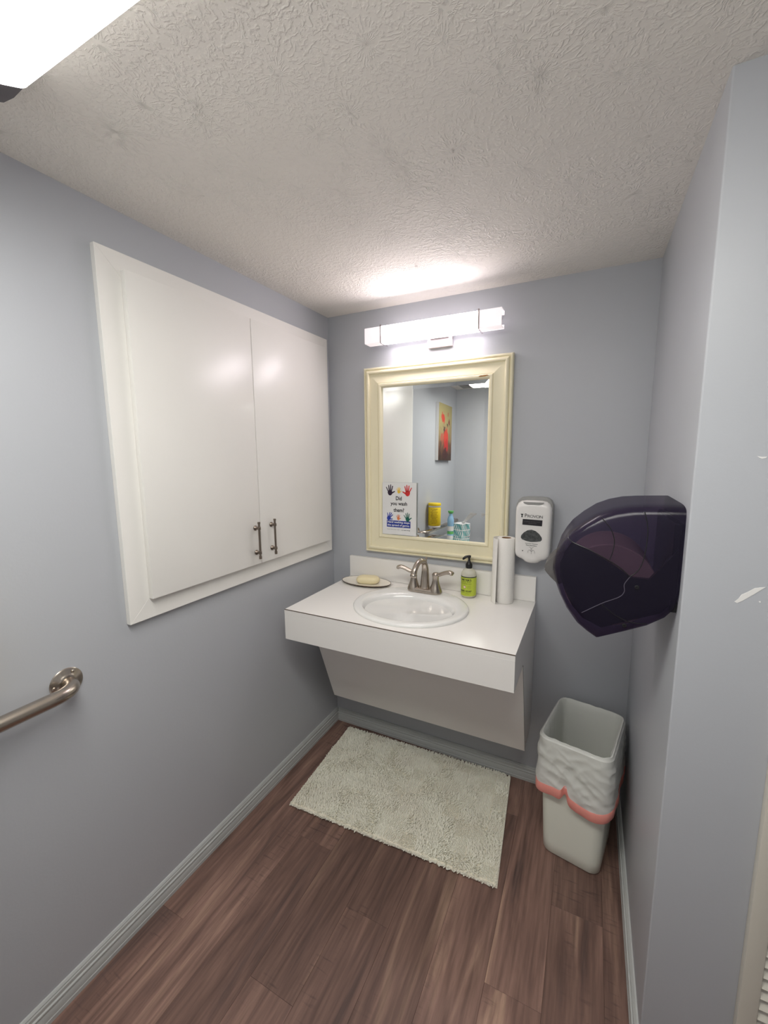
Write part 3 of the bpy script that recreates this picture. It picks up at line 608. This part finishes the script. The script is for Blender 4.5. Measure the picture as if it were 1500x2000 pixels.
# ------------------------------------------------------------------ automatic soap dispenser on back wall
DXC = 1.0370
t = thing('soap_dispenser', (DXC, 0, 1.06), 'white automatic soap dispenser on the wall right of the mirror', 'dispenser')
half = [(0, 1.324), (.030, 1.3235), (.050, 1.320), (.062, 1.311), (.0690, 1.295), (.0705, 1.270), (.0700, 1.180), (.0690, 1.120), (.0680, 1.098), (.0625, 1.086), (.052, 1.079), (.040, 1.0755), (.033, 1.071), (.026, 1.0645), (.014, 1.0610), (0, 1.0602)]
full = [(DXC + x, z) for x, z in half] + [(DXC - x, z) for x, z in half[-2:0:-1]]
def sdr(y, s, zc=1.20, dx=0, sz=None): return [(DXC + (x - DXC) * s + dx, y, zc + (z - zc) * (sz or s)) for x, z in full]
build('back_shell', loft(bmesh.new(), [sdr(-.0008, 1.02, 1.075, sz=1.035), sdr(-.055, 1.03, 1.075, sz=1.050), sdr(-.068, 1.025, 1.075, sz=1.048), sdr(-.070, .97)]), M['grey_plastic'], t, 40)
build('front_cover', loft(bmesh.new(), [sdr(-.0705, .93), sdr(-.0705, .985), sdr(-.074, .999), sdr(-.088, .985), sdr(-.097, .955), sdr(-.1025, .90), sdr(-.105, .80), sdr(-.1055, .6)]), M['white_plastic'], t, 50)
YF = -.1068
def onf(pts, nm, m, y=YF, th=.001): return build(nm, prism(bmesh.new(), pts, 1, y, y + th + .0), M[m], t)
build('top_window', prism(bmesh.new(), [(DXC - .040, 1.3175)] + [(DXC + .040 * math.cos(math.pi + math.pi * i / 12), 1.3175 + .0135 * math.sin(math.pi + math.pi * i / 12)) for i in range(1, 12)] + [(DXC + .040, 1.3175)], 1, -.1035, -.080), M['grey_plastic'], t)
build('lettering', place_plane(text_mesh('P', .0085, .0150, bold=-.003), (DXC - .0270, YF, 1.2630), (1, 0, -.02)), M['ink'], t, None)
build('lettering', place_plane(text_mesh('ROVON', .058, .0115, bold=-.003, space=.86), (DXC + .0085, YF, 1.2605), (1, 0, -.02)), M['ink'], t, None)
# little pestle-like emblem left of the word
onf([(DXC - .0475, 1.2690), (DXC - .0375, 1.2690), (DXC - .0385, 1.2655), (DXC - .0410, 1.2640), (DXC - .0410, 1.2600), (DXC - .0395, 1.2570), (DXC - .0410, 1.2555), (DXC - .0440, 1.2555), (DXC - .0455, 1.2570), (DXC - .0440, 1.2600), (DXC - .0440, 1.2640), (DXC - .0465, 1.2655)], 'emblem', 'ink')
onf([(DXC - .039, 1.2480), (DXC + .037, 1.2465), (DXC + .036, 1.2225), (DXC - .040, 1.2245)], 'name_plate', 'ink')
build('lettering', place_plane(text_mesh('FOAMING ANTIBACTERIAL', .062, .004), (DXC - .001, YF - .0006, 1.2385)), M['greyend'], t, None)
build('lettering', place_plane(text_mesh('HANDWASH', .030, .004), (DXC - .001, YF - .0006, 1.2320)), M['greyend'], t, None)
wn = [(-.041, 1.1700), (-.040, 1.1790), (-.030, 1.1920), (-.016, 1.2020), (0, 1.2055), (.016, 1.2010), (.030, 1.1900), (.040, 1.1760), (.041, 1.1660), (.036, 1.1600), (.020, 1.1570), (0, 1.1545), (-.020, 1.1575), (-.036, 1.1630)]
build('level_window', prism(bmesh.new(), [(DXC - .003 + x, z) for x, z in wn], 1, YF, YF + .003, .0008, 2), M['window'], t, 50)
build('lettering', place_plane(text_mesh('Automatic Dispenser', .050, .0042, bold=.02), (DXC - .001, YF + .0006, 1.1470), (1, 0, -.03)), M['ink'], t, None)
build('lettering', place_plane(text_mesh('Place Hands Below', .042, .0042, bold=.02), (DXC - .001, YF + .0006, 1.1400), (1, 0, -.03)), M['ink'], t, None)
bm = bmesh.new()
for p in ([(-.009, 1.134), (-.002, 1.1305), (-.001, 1.122)], [(.009, 1.1335), (.002, 1.1305), (.001, 1.122)], [(-.013, 1.115), (-.009, 1.1215), (0, 1.1185), (.009, 1.1215), (.013, 1.115), (.014, 1.108)], [(-.012, 1.117), (-.013, 1.108)], [(0, 1.1185), (0, 1.105)], [(-.006, 1.1195), (0, 1.114), (.006, 1.1195)]):
    tube(bm, [(DXC - .001 + x, YF + .0008, z) for x, z in p], .00045, 5)
build('hands_icon', bm, M['greyend'], t)
bm = bmesh.new(); lathe(bm, [(.0022, 0), (.0022, .0015)], (DXC - .035, YF + .0003, 1.1155), 12, 'y'); build('sensor', bm, M['ink'], t)

# ------------------------------------------------------------------ paper towel dispenser on the right wall
t = thing('towel_dispenser', (XR, -.645, 1.04), 'smoky dark purple paper towel dispenser on the right wall', 'dispenser')
near = [(1.4243, 1.391), (1.40, 1.390), (1.356, 1.388), (1.326, 1.385), (1.295, 1.377), (1.266, 1.364), (1.237, 1.342), (1.211, 1.317), (1.197, 1.296), (1.186, 1.274), (1.179, 1.247), (1.179, 1.223), (1.185, 1.198), (1.195, 1.171), (1.211, 1.139), (1.236, 1.106), (1.257, 1.090), (1.275, 1.079), (1.325, 1.103), (1.370, 1.126), (1.402, 1.150), (1.418, 1.172), (1.4243, 1.205)]
AX, AZ = 1.4243, 1.225
def tdr(y, s): return [(min(AX, AX + (x - AX) * s / .94), y, AZ + (z - AZ) * s / .94) for x, z in near]
sect = [(-.8002, .15), (-.8000, .45), (-.7992, .70), (-.7975, .86), (-.794, .935), (-.788, .962), (-.776, .982), (-.755, .996), (-.73, 1), (-.56, 1), (-.535, .996), (-.514, .982), (-.502, .962), (-.496, .935), (-.494, .5)]
bm = loft(bmesh.new(), [tdr(y, s) for y, s in sect]); bmesh.ops.recalc_face_normals(bm, faces=bm.faces)
bvh = BVHTree.FromBMesh(bm); build('cover', bm, M['smoke'], t, 50)
def seam(pts, m='black', r=.0011):
    P = smooth_path([(x, 0, z) for x, z in pts], 6); out = []
    for p in P:
        h = bvh.ray_cast(Vector((p.x, -1.2, p.z)), Vector((0, 1, 0)))
        if h[0] is not None and h[0].y < -.55: out.append(h[0] + Vector((0, -.0002, 0)))
    return tube(bmesh.new(), out, r, 6)
for l in ([(1.195, 1.323), (1.202, 1.308), (1.246, 1.29), (1.287, 1.269), (1.311, 1.254), (1.33, 1.237)], [(1.266, 1.367), (1.285, 1.344), (1.294, 1.317), (1.292, 1.29), (1.287, 1.272)], [(1.349, 1.385), (1.356, 1.354), (1.357, 1.32), (1.353, 1.279), (1.345, 1.254), (1.33, 1.237)], [(1.278, 1.163), (1.306, 1.142), (1.338, 1.13), (1.37, 1.131)]):
    build('seam', seam(l), M['black'], t)
M['seampale'] = mat('pale_seam_plastic', (.10, .09, .12), .3)  # paler colour for one thin seam line on the cover
build('seam', seam([(1.33, 1.237), (1.32, 1.218), (1.321, 1.201), (1.311, 1.186), (1.278, 1.166), (1.236, 1.135)], r=.0008), M['seampale'], t)
for x, z in ((1.345, 1.214), (1.326, 1.120)):
    bm = bmesh.new(); h = bvh.ray_cast(Vector((x, -1.2, z)), Vector((0, 1, 0)))[0]; lathe(bm, [(.0048, .0015), (.0050, -.0015), (.0035, -.0022), (.0032, -.0006), (.001, -.0006)], tuple(h), 16, 'y'); build('screw_plug', bm, M['black'], t)
build('thumb_tab', prism(bmesh.new(), [(1.185, 1.262), (1.160, 1.244), (1.141, 1.222), (1.138, 1.208), (1.150, 1.192), (1.172, 1.172), (1.185, 1.168)], 1, -.705, -.60, .004, 2), M['smoketab'], t)
bm = bmesh.new(); lathe(bm, [(.018, 0), (.098, 0), (.1, .002), (.1, .19), (.098, .192), (.018, .192), (.018, 0)], (1.290, -.760, 1.200), 40, 'y', cap=False); bmesh.ops.remove_doubles(bm, verts=bm.verts, dist=1e-5); build('paper_roll', bm, M['peach'], t, 40)
bm = bmesh.new(); prism(bm, [(1.4200, 1.305), (1.4200, 1.190), (1.395, 1.155), (1.33, 1.125), (1.280, 1.100), (1.238, 1.118), (1.214, 1.145), (1.196, 1.180), (1.184, 1.215), (1.182, 1.250), (1.192, 1.280), (1.205, 1.302), (1.245, 1.286), (1.290, 1.260), (1.335, 1.230), (1.370, 1.231)], 1, -.784, -.770); build('mechanism', bm, M['black'], t)
boxo('back_plate', (XR - .016, XR - .0006, -.775, -.51, 1.172, 1.36), M['black'], t, .003)
boxo('latch_foot', (XR - .014, XR - .0006, -.790, -.74, 1.163, 1.19), M['black'], t, .002)

# ------------------------------------------------------------------ grab bar
GZ, GY0, GY1 = .912, -1.3105, -2.20
t = thing('grab_bar', (0, (GY0 + GY1) / 2, GZ), 'brushed nickel grab bar with round flange on the left wall', 'grab bar')
pth = smooth_path([(.003, GY0, GZ), (.026, GY0 - .001, GZ), (.045, GY0 - .010, GZ), (.058, GY0 - .030, GZ), (.063, GY0 - .06, GZ), (.063, GY0 - .14, GZ), (.063, GY1 + .06, GZ), (.058, GY1 + .030, GZ), (.045, GY1 + .010, GZ), (.026, GY1 + .001, GZ), (.003, GY1, GZ)], 8)
build('bar', tube(bmesh.new(), pth, .0178, 28), M['nickel'], t, 60)
for y in (GY0, GY1):
    bm = bmesh.new(); lathe(bm, [(.0400, .0006), (.0405, .0025), (.0365, .0055), (.027, .0070), (.0235, .0105), (.0195, .0120), (.018, .0122)], (0, y, GZ), 40, 'x'); fg = build('flange', bm, M['nickel'], t, 40)
    for a in (60, 180, 300):
        bm = bmesh.new(); lathe(bm, [(.0045, .0050), (.0044, .0075), (.003, .0092), (.0008, .0098)], (0, y + .0315 * math.cos(math.radians(a)), GZ + .0315 * math.sin(math.radians(a))), 14, 'x'); build('screw', bm, M['nickel'], fg, 50)

# ------------------------------------------------------------------ waste bin with liner
BCX, BCY, BROT = 1.2660, -.2330, math.radians(-11)
t = thing('waste_bin', (BCX, BCY, 0), 'tall pale green plastic waste bin in the right corner', 'waste bin')
BM = Matrix.Translation((BCX, BCY, 0)) @ Matrix.Rotation(BROT, 4, 'Z')
BH = .490
def bring(hx, hy, z, r=.035, n=10, y0=0): return [BM @ Vector((x, y + y0, z)) for x, y in rrect(hx, hy, r, n)]
rings = []
for z in (.001, .006, .05, .15, .25, .35, .45, BH): 
    k = z / BH; rings.append(bring(.100 + .0175 * k - (.004 if z < .004 else 0), .122 + .030 * k - (.004 if z < .004 else 0), z))
for z in (BH, .35, .2, .008):
    k = z / BH; rings.append(bring(.0975 + .0175 * k, .1195 + .030 * k, z, .033))
build('bin_body', loft(bmesh.new(), rings), M['bin'], t, 50)
# liner: one sheet from the inside, over the rim, down the outside
def perim(hx, hy, r, N):
    P = rrect(hx, hy, r, 12); P = [Vector(p) for p in P]; L_ = [0]
    for a, b in zip(P, P[1:] + P[:1]): L_.append(L_[-1] + (b - a).length)
    out = []; j = 0
    for i in range(N):
        s = L_[-1] * i / N
        while L_[j + 1] < s: j += 1
        u = (s - L_[j]) / (L_[j + 1] - L_[j] + 1e-9); a, b = P[j], P[(j + 1) % len(P)]; c = a.lerp(b, u); tn = (b - a).normalized(); out.append((c, Vector((tn.y, -tn.x)), s / L_[-1]))
    return out
NL = 360
def drop_at(x, y):      # lower edge of the fold; gathered up in the middle of the front
    d = .178 + .012 * math.sin(3 * x / .12) + .010 * noise.noise(Vector((x * 9, y * 9, 3)))
    if y < 0: d -= .020 * math.exp(-((x + .018) / .012) ** 2) - .006
    return d
def fold(x, y, z):
    v = Vector((x * 22, y * 22, z * 26)); a = noise.noise(v) * .5 + noise.noise(v * 2.3 + Vector((3, 1, 8))) * .3
    n1 = noise.noise(Vector((x * 13 + z * 16, y * 13, z * 11 - x * 10))); n2 = noise.noise(Vector((x * 18 - z * 22 + 5, y * 18, z * 16 + 3))); n3 = noise.noise(Vector((x * 30 + 9, y * 30, z * 24 + 1)))
    return a * .0012 + .0075 * (.22 - abs(n1)) + .0065 * (.2 - abs(n2)) + .0035 * (.2 - abs(n3)) + .003

def liner_rings():
    R = []
    for z in (.05, .12, .2, .28, .36, .43, .475):
        k = z / BH; q = perim(.0950 + .0175 * k, .1170 + .030 * k, .031, NL); ring = []
        for c, nn, s in q:
            w_ = noise.noise(Vector((c.x * 20, c.y * 20, z * 4))) ; ring.append(BM @ Vector((c.x - nn.x * (.004 + .005 * abs(w_)), c.y - nn.y * (.004 + .005 * abs(w_)), z)))
        R.append(ring)
    for hx, hy, z in ((.1135, .1480, BH + .0010), (.1150, .1495, BH + .0028), (.1175, .1520, BH + .0026), (.1190, .1535, BH - .002)):
        R.append([BM @ Vector((c.x, c.y, z + .003 * noise.noise(Vector((c.x * 40, c.y * 40, 1))))) for c, nn, s in perim(hx, hy, .036, NL)])
    q = perim(.1190, .1535, .036, NL)
    for j in range(1, 41):
        u = j / 40; ring = []
        for c, nn, s in q:
            d = drop_at(c.x, c.y) * u; fl_ = .004 + .006 * u + fold(c.x, c.y, d * 1.2) * min(1, u * 5) - .006 * max(0, .0)
            if c.y < -.14 and abs(c.x + .018) < .05: fl_ -= .004 * math.exp(-((c.x + .018) / .012) ** 2) * (u if u > .5 else 0)
            fl_ -= .0175 * d / BH * .0
            p = Vector((c.x + nn.x * fl_, c.y + nn.y * fl_, BH - .002 - d))
            ring.append(p)
        R.append([BM @ p for p in ring])
    return R, q
R_, q_ = liner_rings()
cxw = BM @ Vector((0, 0, 0))
def clampw(ring): return [Vector((min(p.x, XR - .004), min(p.y, -.003), p.z)) for p in ring]
R_ = [clampw(r) for r in R_]
ln = build('bin_liner', loft(bmesh.new(), R_, cap=False), M['liner'], t, 28)
last = R_[-1]; ctr = Vector((BCX, BCY, 0)); rr = []
for j, (dz, off) in enumerate(((.003, .0008), (.0015, .0022), (-.015, .0030), (-.031, .0024), (-.033, .0010), (-.030, -.0004), (-.004, -.0004))):
    ring = []
    for i, p in enumerate(last):
        c, nn, s = q_[i]; nw = (BM.to_3x3() @ Vector((nn.x, nn.y, 0))); wv = .002 * noise.noise(Vector((c.x * 30, c.y * 30, dz * 30)))
        gz = 0
        if c.y < -.14: gz = .006 * math.exp(-((c.x + .018) / .007) ** 2)
        ring.append(Vector((p.x + nw.x * (off + wv - gz * .6), p.y + nw.y * (off + wv - gz * .6), p.z + dz + gz)))
    rr.append(clampw(ring))
rr.append(rr[0]); bm = loft(bmesh.new(), rr, cap=False); bmesh.ops.remove_doubles(bm, verts=bm.verts, dist=1e-6); build('drawstring_band', bm, M['pink'], ln, 60)

# ------------------------------------------------------------------ shaggy bath mat
c4 = [Vector((.1065, -.0585)), Vector((.9800, -.0300)), Vector((1.0240, -.5650)), Vector((.1400, -.6050))]
def mp(u, v): return (c4[0] * (1 - u) + c4[1] * u) * (1 - v) + (c4[3] * (1 - u) + c4[2] * u) * v
t = thing('bath_mat', (.56, -.31, 0), 'cream shaggy cotton bath mat on the dark wood floor', 'mat')
bm = bmesh.new(); rings = []
for z, e in ((.0006, .004), (.002, 0), (.006, 0), (.0075, .004)):
    rr = []
    for a, b in (((0, 0), (1, 0)), ((1, 0), (1, 1)), ((1, 1), (0, 1)), ((0, 1), (0, 0))):
        for k in range(24):
            u = a[0] + (b[0] - a[0]) * k / 24; v = a[1] + (b[1] - a[1]) * k / 24; p = mp(e + (1 - 2 * e) * u, e + (1 - 2 * e) * v); rr.append((p.x, p.y + .0025 * noise.noise(Vector((u * 8, v * 8, 0))), z))
    rings.append(rr)
M['mat'] = mat('cream_cotton', (.88, .82, .70), .9, spec=.1, var=.05, vscale=9)
M['pile'] = mat('cream_cotton_pile', (.97, .915, .79), .9, spec=.1, var=.12, vscale=7)
build('backing', loft(bm, rings), M['mat'], t, 50)
NU, NV = 168, 104
uu, vv = np.meshgrid((np.arange(NU) + .5) / NU, (np.arange(NV) + .5) / NV, indexing='ij'); uu = uu.ravel(); vv = vv.ravel()
uu = np.clip(uu + rng.normal(0, .0012, uu.size), .004, .996); vv = np.clip(vv + rng.normal(0, .002, vv.size), .003, .997)
C4 = np.array([[*c] for c in c4]); bx = ((C4[0] * (1 - uu)[:, None] + C4[1] * uu[:, None]) * (1 - vv)[:, None] + (C4[3] * (1 - uu)[:, None] + C4[2] * uu[:, None]) * vv[:, None])
cell = (np.floor(uu * 14).astype(int) * 7 + np.floor(vv * 8).astype(int) * 13)
patch_dir = rng.uniform(0, 2 * np.pi, 400)[cell % 400]; neat = (rng.uniform(0, 1, 400) > .62)[cell % 400] & (uu > .45)
big = np.array([noise.noise(Vector((a * 5, b * 4, 0))) for a, b in zip(uu, vv)])
ang = np.where(neat, patch_dir, big * 7 + rng.normal(0, 1.0, uu.size)); lean = np.where(neat, .004, rng.uniform(.005, .013, uu.size))
hgt = np.where(neat, .0095, rng.uniform(.010, .0165, uu.size)) * (1 + .18 * big)
edge = (vv < .02) | (vv > .98); ang = np.where(vv < .02, np.pi / 2 + rng.normal(0, .5, uu.size), ang); ang = np.where(vv > .98, -np.pi / 2 + rng.normal(0, .5, uu.size), ang)
lean = np.where(edge, rng.uniform(.009, .017, uu.size), lean); hgt = np.where(edge, .007, hgt)
side = (uu < .014) | (uu > .986); lean = np.where(side, .002, lean); hgt = np.where(side, .0075, hgt)
rad_ = np.where(neat, .0021, .0023) * rng.uniform(.85, 1.15, uu.size)
S = 5; lv = [(0, 1.0, 0), (.45, 1.15, .35), (.85, 1.0, .85), (1.0, .35, 1.0)]
th = np.arange(S) * 2 * np.pi / S; n0 = uu.size
verts = np.zeros((n0, len(lv), S, 3))
for j, (hz, rs, ls) in enumerate(lv):
    for s in range(S):
        verts[:, j, s, 0] = bx[:, 0] + np.cos(ang) * lean * ls + rad_ * rs * math.cos(th[s]); verts[:, j, s, 1] = bx[:, 1] + np.sin(ang) * lean * ls + rad_ * rs * math.sin(th[s]); verts[:, j, s, 2] = .006 + hgt * hz
verts[:, :, :, 1] = np.minimum(verts[:, :, :, 1], -.0165)
nf = (len(lv) - 1) * S; base = (np.arange(n0) * len(lv) * S)[:, None]
quad = []
for j in range(len(lv) - 1):
    for s in range(S): quad.append([j * S + s, j * S + (s + 1) % S, (j + 1) * S + (s + 1) % S, (j + 1) * S + s])
quad = np.array(quad); faces = (base[:, :, None] + quad[None]).reshape(-1, 4); caps = base + ((len(lv) - 1) * S + np.arange(S))[None]
me = bpy.data.meshes.new('pile'); nvt = verts.reshape(-1, 3); me.vertices.add(len(nvt)); me.vertices.foreach_set('co', nvt.ravel())
me.loops.add(faces.size + caps.size); me.loops.foreach_set('vertex_index', np.concatenate([faces.ravel(), caps.ravel()]).astype(np.int32))
me.polygons.add(len(faces) + len(caps)); me.polygons.foreach_set('loop_start', np.concatenate([np.arange(len(faces)) * 4, faces.size + np.arange(len(caps)) * S]).astype(np.int32))
me.update(calc_edges=True); me.validate(); pl = link('pile', me, M['pile'], t, 89); pl['kind'] = 'stuff'

# ------------------------------------------------------------------ what the mirror shows behind the camera
# painting on the left wall
t = thing('painting', (0, -1.885, 1.50), 'unframed canvas painting of red poppies on the left wall, seen in the mirror', 'painting')
boxo('canvas', (.0008, .030, -2.07, -1.70, 1.502, 2.003), M['canvas'], t, .001)
boxo('canvas_edge', (.0012, .0290, -1.6995, -1.6985, 1.502, 2.003), M['sign'], t, 0)
# toilet below the grab bar (out of the frame, carries the things the mirror shows)
TY = -1.86
t = thing('toilet', (.30, TY, 0), 'white toilet against the left wall below the grab bar, behind the viewer', 'toilet')
rings = [[(.115 + x * s, TY + y * s, z) for x, y in rrect(.100, .235, .035, 6)] for s, z in ((.86, .40), (.93, .44), (1, .60), (1, .765))]
build('tank', loft(bmesh.new(), rings), M['porcelain'], t, 50)
rings = [[(.117 + x * s, TY + y * s, z) for x, y in rrect(.108, .245, .035, 6)] for s, z in ((.98, .7655), (1, .770), (1, .793), (.98, .799), (.9, .800))]
build('tank_lid', loft(bmesh.new(), rings), M['porcelain'], t, 50)
def tor(cx, hx, hy, z, n=40): return [(cx + hx * math.cos(2 * math.pi * i / n), TY + hy * math.sin(2 * math.pi * i / n), z) for i in range(n)]
build('bowl', loft(bmesh.new(), [tor(.33, .20, .11, .0008), tor(.33, .19, .10, .03), tor(.34, .15, .085, .15), tor(.37, .19, .12, .27), tor(.42, .26, .175, .37), tor(.43, .265, .18, .395), tor(.44, .21, .13, .394), tor(.43, .15, .09, .30), tor(.42, .06, .05, .24)]), M['porcelain'], t, 50)
build('seat_lid', loft(bmesh.new(), [tor(.445, .250, .178, .3955), tor(.445, .258, .185, .402), tor(.445, .258, .185, .418), tor(.445, .245, .175, .424)]), M['white_plastic'], t, 50)
bm = bmesh.new(); tube(bm, smooth_path([(.21, TY + .18, .72), (.235, TY + .18, .72), (.238, TY + .15, .718), (.238, TY + .11, .712)], 4), .006, 10); build('flush_lever', bm, M['chrome'], t)

# wipes canister resting on the bar
CX, CY, CZ = .0595, -1.545, GZ + .0183
t = thing('wipes_canister', (CX, CY, CZ), 'yellow canister of wipes resting on the grab bar, seen in the mirror', 'canister')
bm = bmesh.new(); lathe(bm, [(.050, 0), (.053, .003), (.053, .014), (.0522, .016)], (CX, CY, CZ), 40); build('base_rim', bm, M['white_plastic'], t, 50)
bm = bmesh.new(); lathe(bm, [(.052, .0165), (.0535, .018), (.0535, .172), (.052, .174)], (CX, CY, CZ), 40); build('canister_body', bm, M['canyellow'], t, 50)
bm = bmesh.new(); lathe(bm, [(.052, .1745), (.0535, .176), (.0535, .186), (.052, .187)], (CX, CY, CZ), 40); build('neck_ring', bm, M['white_plastic'], t, 50)
bm = bmesh.new(); lathe(bm, [(.0545, .1875), (.055, .189), (.055, .203), (.052, .208), (.03, .210), (.001, .2102)], (CX, CY, CZ), 40); build('lid', bm, M['canyellow'], t, 50)
fa = math.atan2(1.86 - CY + .0, .55)   # toward the mirror
def cwrap(b2, zc, ang0, R=.0541):
    for p in b2.verts:
        a = math.radians(68) + ang0 + p.co.x / R; p.co = Vector((CX + R * math.cos(a), CY + R * math.sin(a), CZ + zc + p.co.y))
    return b2
for k, (tx, w_) in enumerate((('DISINFECTING', .062), ('WIPES', .04), ('KILLS COLD AND FLU VIRUSES', .062), ('BLEACH FREE', .045), ('USE TO CLEAN AND DISINFECT', .062), ('HARD NONPOROUS SURFACES', .062), ('LEMON SCENT', .04), ('DIRECTIONS FOR USE', .055), ('WIPE SURFACE LET DRY', .062), ('75 WET WIPES', .045))):
    build('lettering', cwrap(text_mesh(tx, w_, .0075, bold=.02), .160 - .0135 * k, 0.12), M['brownink'], t, None)

# air freshener can on the tank lid
t = thing('air_freshener', (.125, -1.80, .80), 'blue air freshener bottle with green top, seen in the mirror beside the tissues', 'air freshener')
bm = bmesh.new(); lathe(bm, [(.027, .0005), (.0285, .003), (.0285, .120), (.0305, .150), (.0290, .172), (.0215, .196), (.0150, .212), (.0160, .224)], (.125, -1.80, .80), 32); build('can_body', bm, M['freshblue'], t, 50)
bm = bmesh.new(); lathe(bm, [(.0165, .2245), (.0200, .230), (.0270, .243), (.0250, .249), (.001, .252)], (.125, -1.80, .80), 28); build('nozzle', bm, M['freshgreen'], t, 50)
bm = bmesh.new(); lathe(bm, [(.0289, .040), (.0289, .066)], (.125, -1.80, .80), 32, cap=False); build('label', bm, M['freshgreen'], t, 50)
bm = bmesh.new(); lathe(bm, [(.0289, .070), (.0289, .112)], (.125, -1.80, .80), 32, cap=False); build('label', bm, M['sign'], t, 50)

# tissue box
t = thing('tissue_box', (.165, -1.955, .80), 'teal and white patterned tissue box with a tissue pulled up, seen in the mirror', 'tissue box')
TM = Matrix.Translation((.182, -1.965, .8005)) @ Matrix.Rotation(math.radians(24), 4, 'Z')
bm = bmesh.new(); b2 = bmesh.new(); box(b2, -.055, .055, -.055, .055, 0, .120, .001, 1); merge(bm, b2, TM); build('carton', bm, M['tissue'], t)
sb = bmesh.new()
for face in range(4):
    FM = TM @ Matrix.Rotation(face * math.pi / 2, 4, 'Z')
    for k in range(6):
        x0 = -.050 + k * .0175
        for sgn, (c0, h0) in enumerate(((.030, .052), (.090, .052))):
            pts = [FM @ Vector((max(-.054, min(.054, x0 + .006 * math.sin(z * 60 + k) + dx)), .0554, z)) for dx, zs in ((0, 1), (.0095, -1)) for z in ([c0 - h0 / 2 + h0 * i / 8 for i in range(9)] if zs == 1 else [c0 + h0 / 2 - h0 * i / 8 for i in range(9)])]
            sb.faces.new([sb.verts.new(p) for p in pts])
build('leaf_pattern', sb, M['teal'], t, None)
bm = bmesh.new(); rings = []
for k in range(9):
    u = k / 8; w_ = .016 + .026 * u ** 1.5; c = Vector((.01 + .13 * u, .01 * u, .119 + .105 * u)); ring = []
    for i in range(14):
        a = 2 * math.pi * i / 14; ring.append(TM @ (c + Vector((.003 * math.cos(a) - .75 * w_ * math.sin(a) * .9, w_ * math.sin(a) * .6, .006 * math.cos(a) + .004 * math.sin(3 * a)))))
    rings.append(ring)
build('tissue', loft(bm, rings), M['tissue'], t, 60)
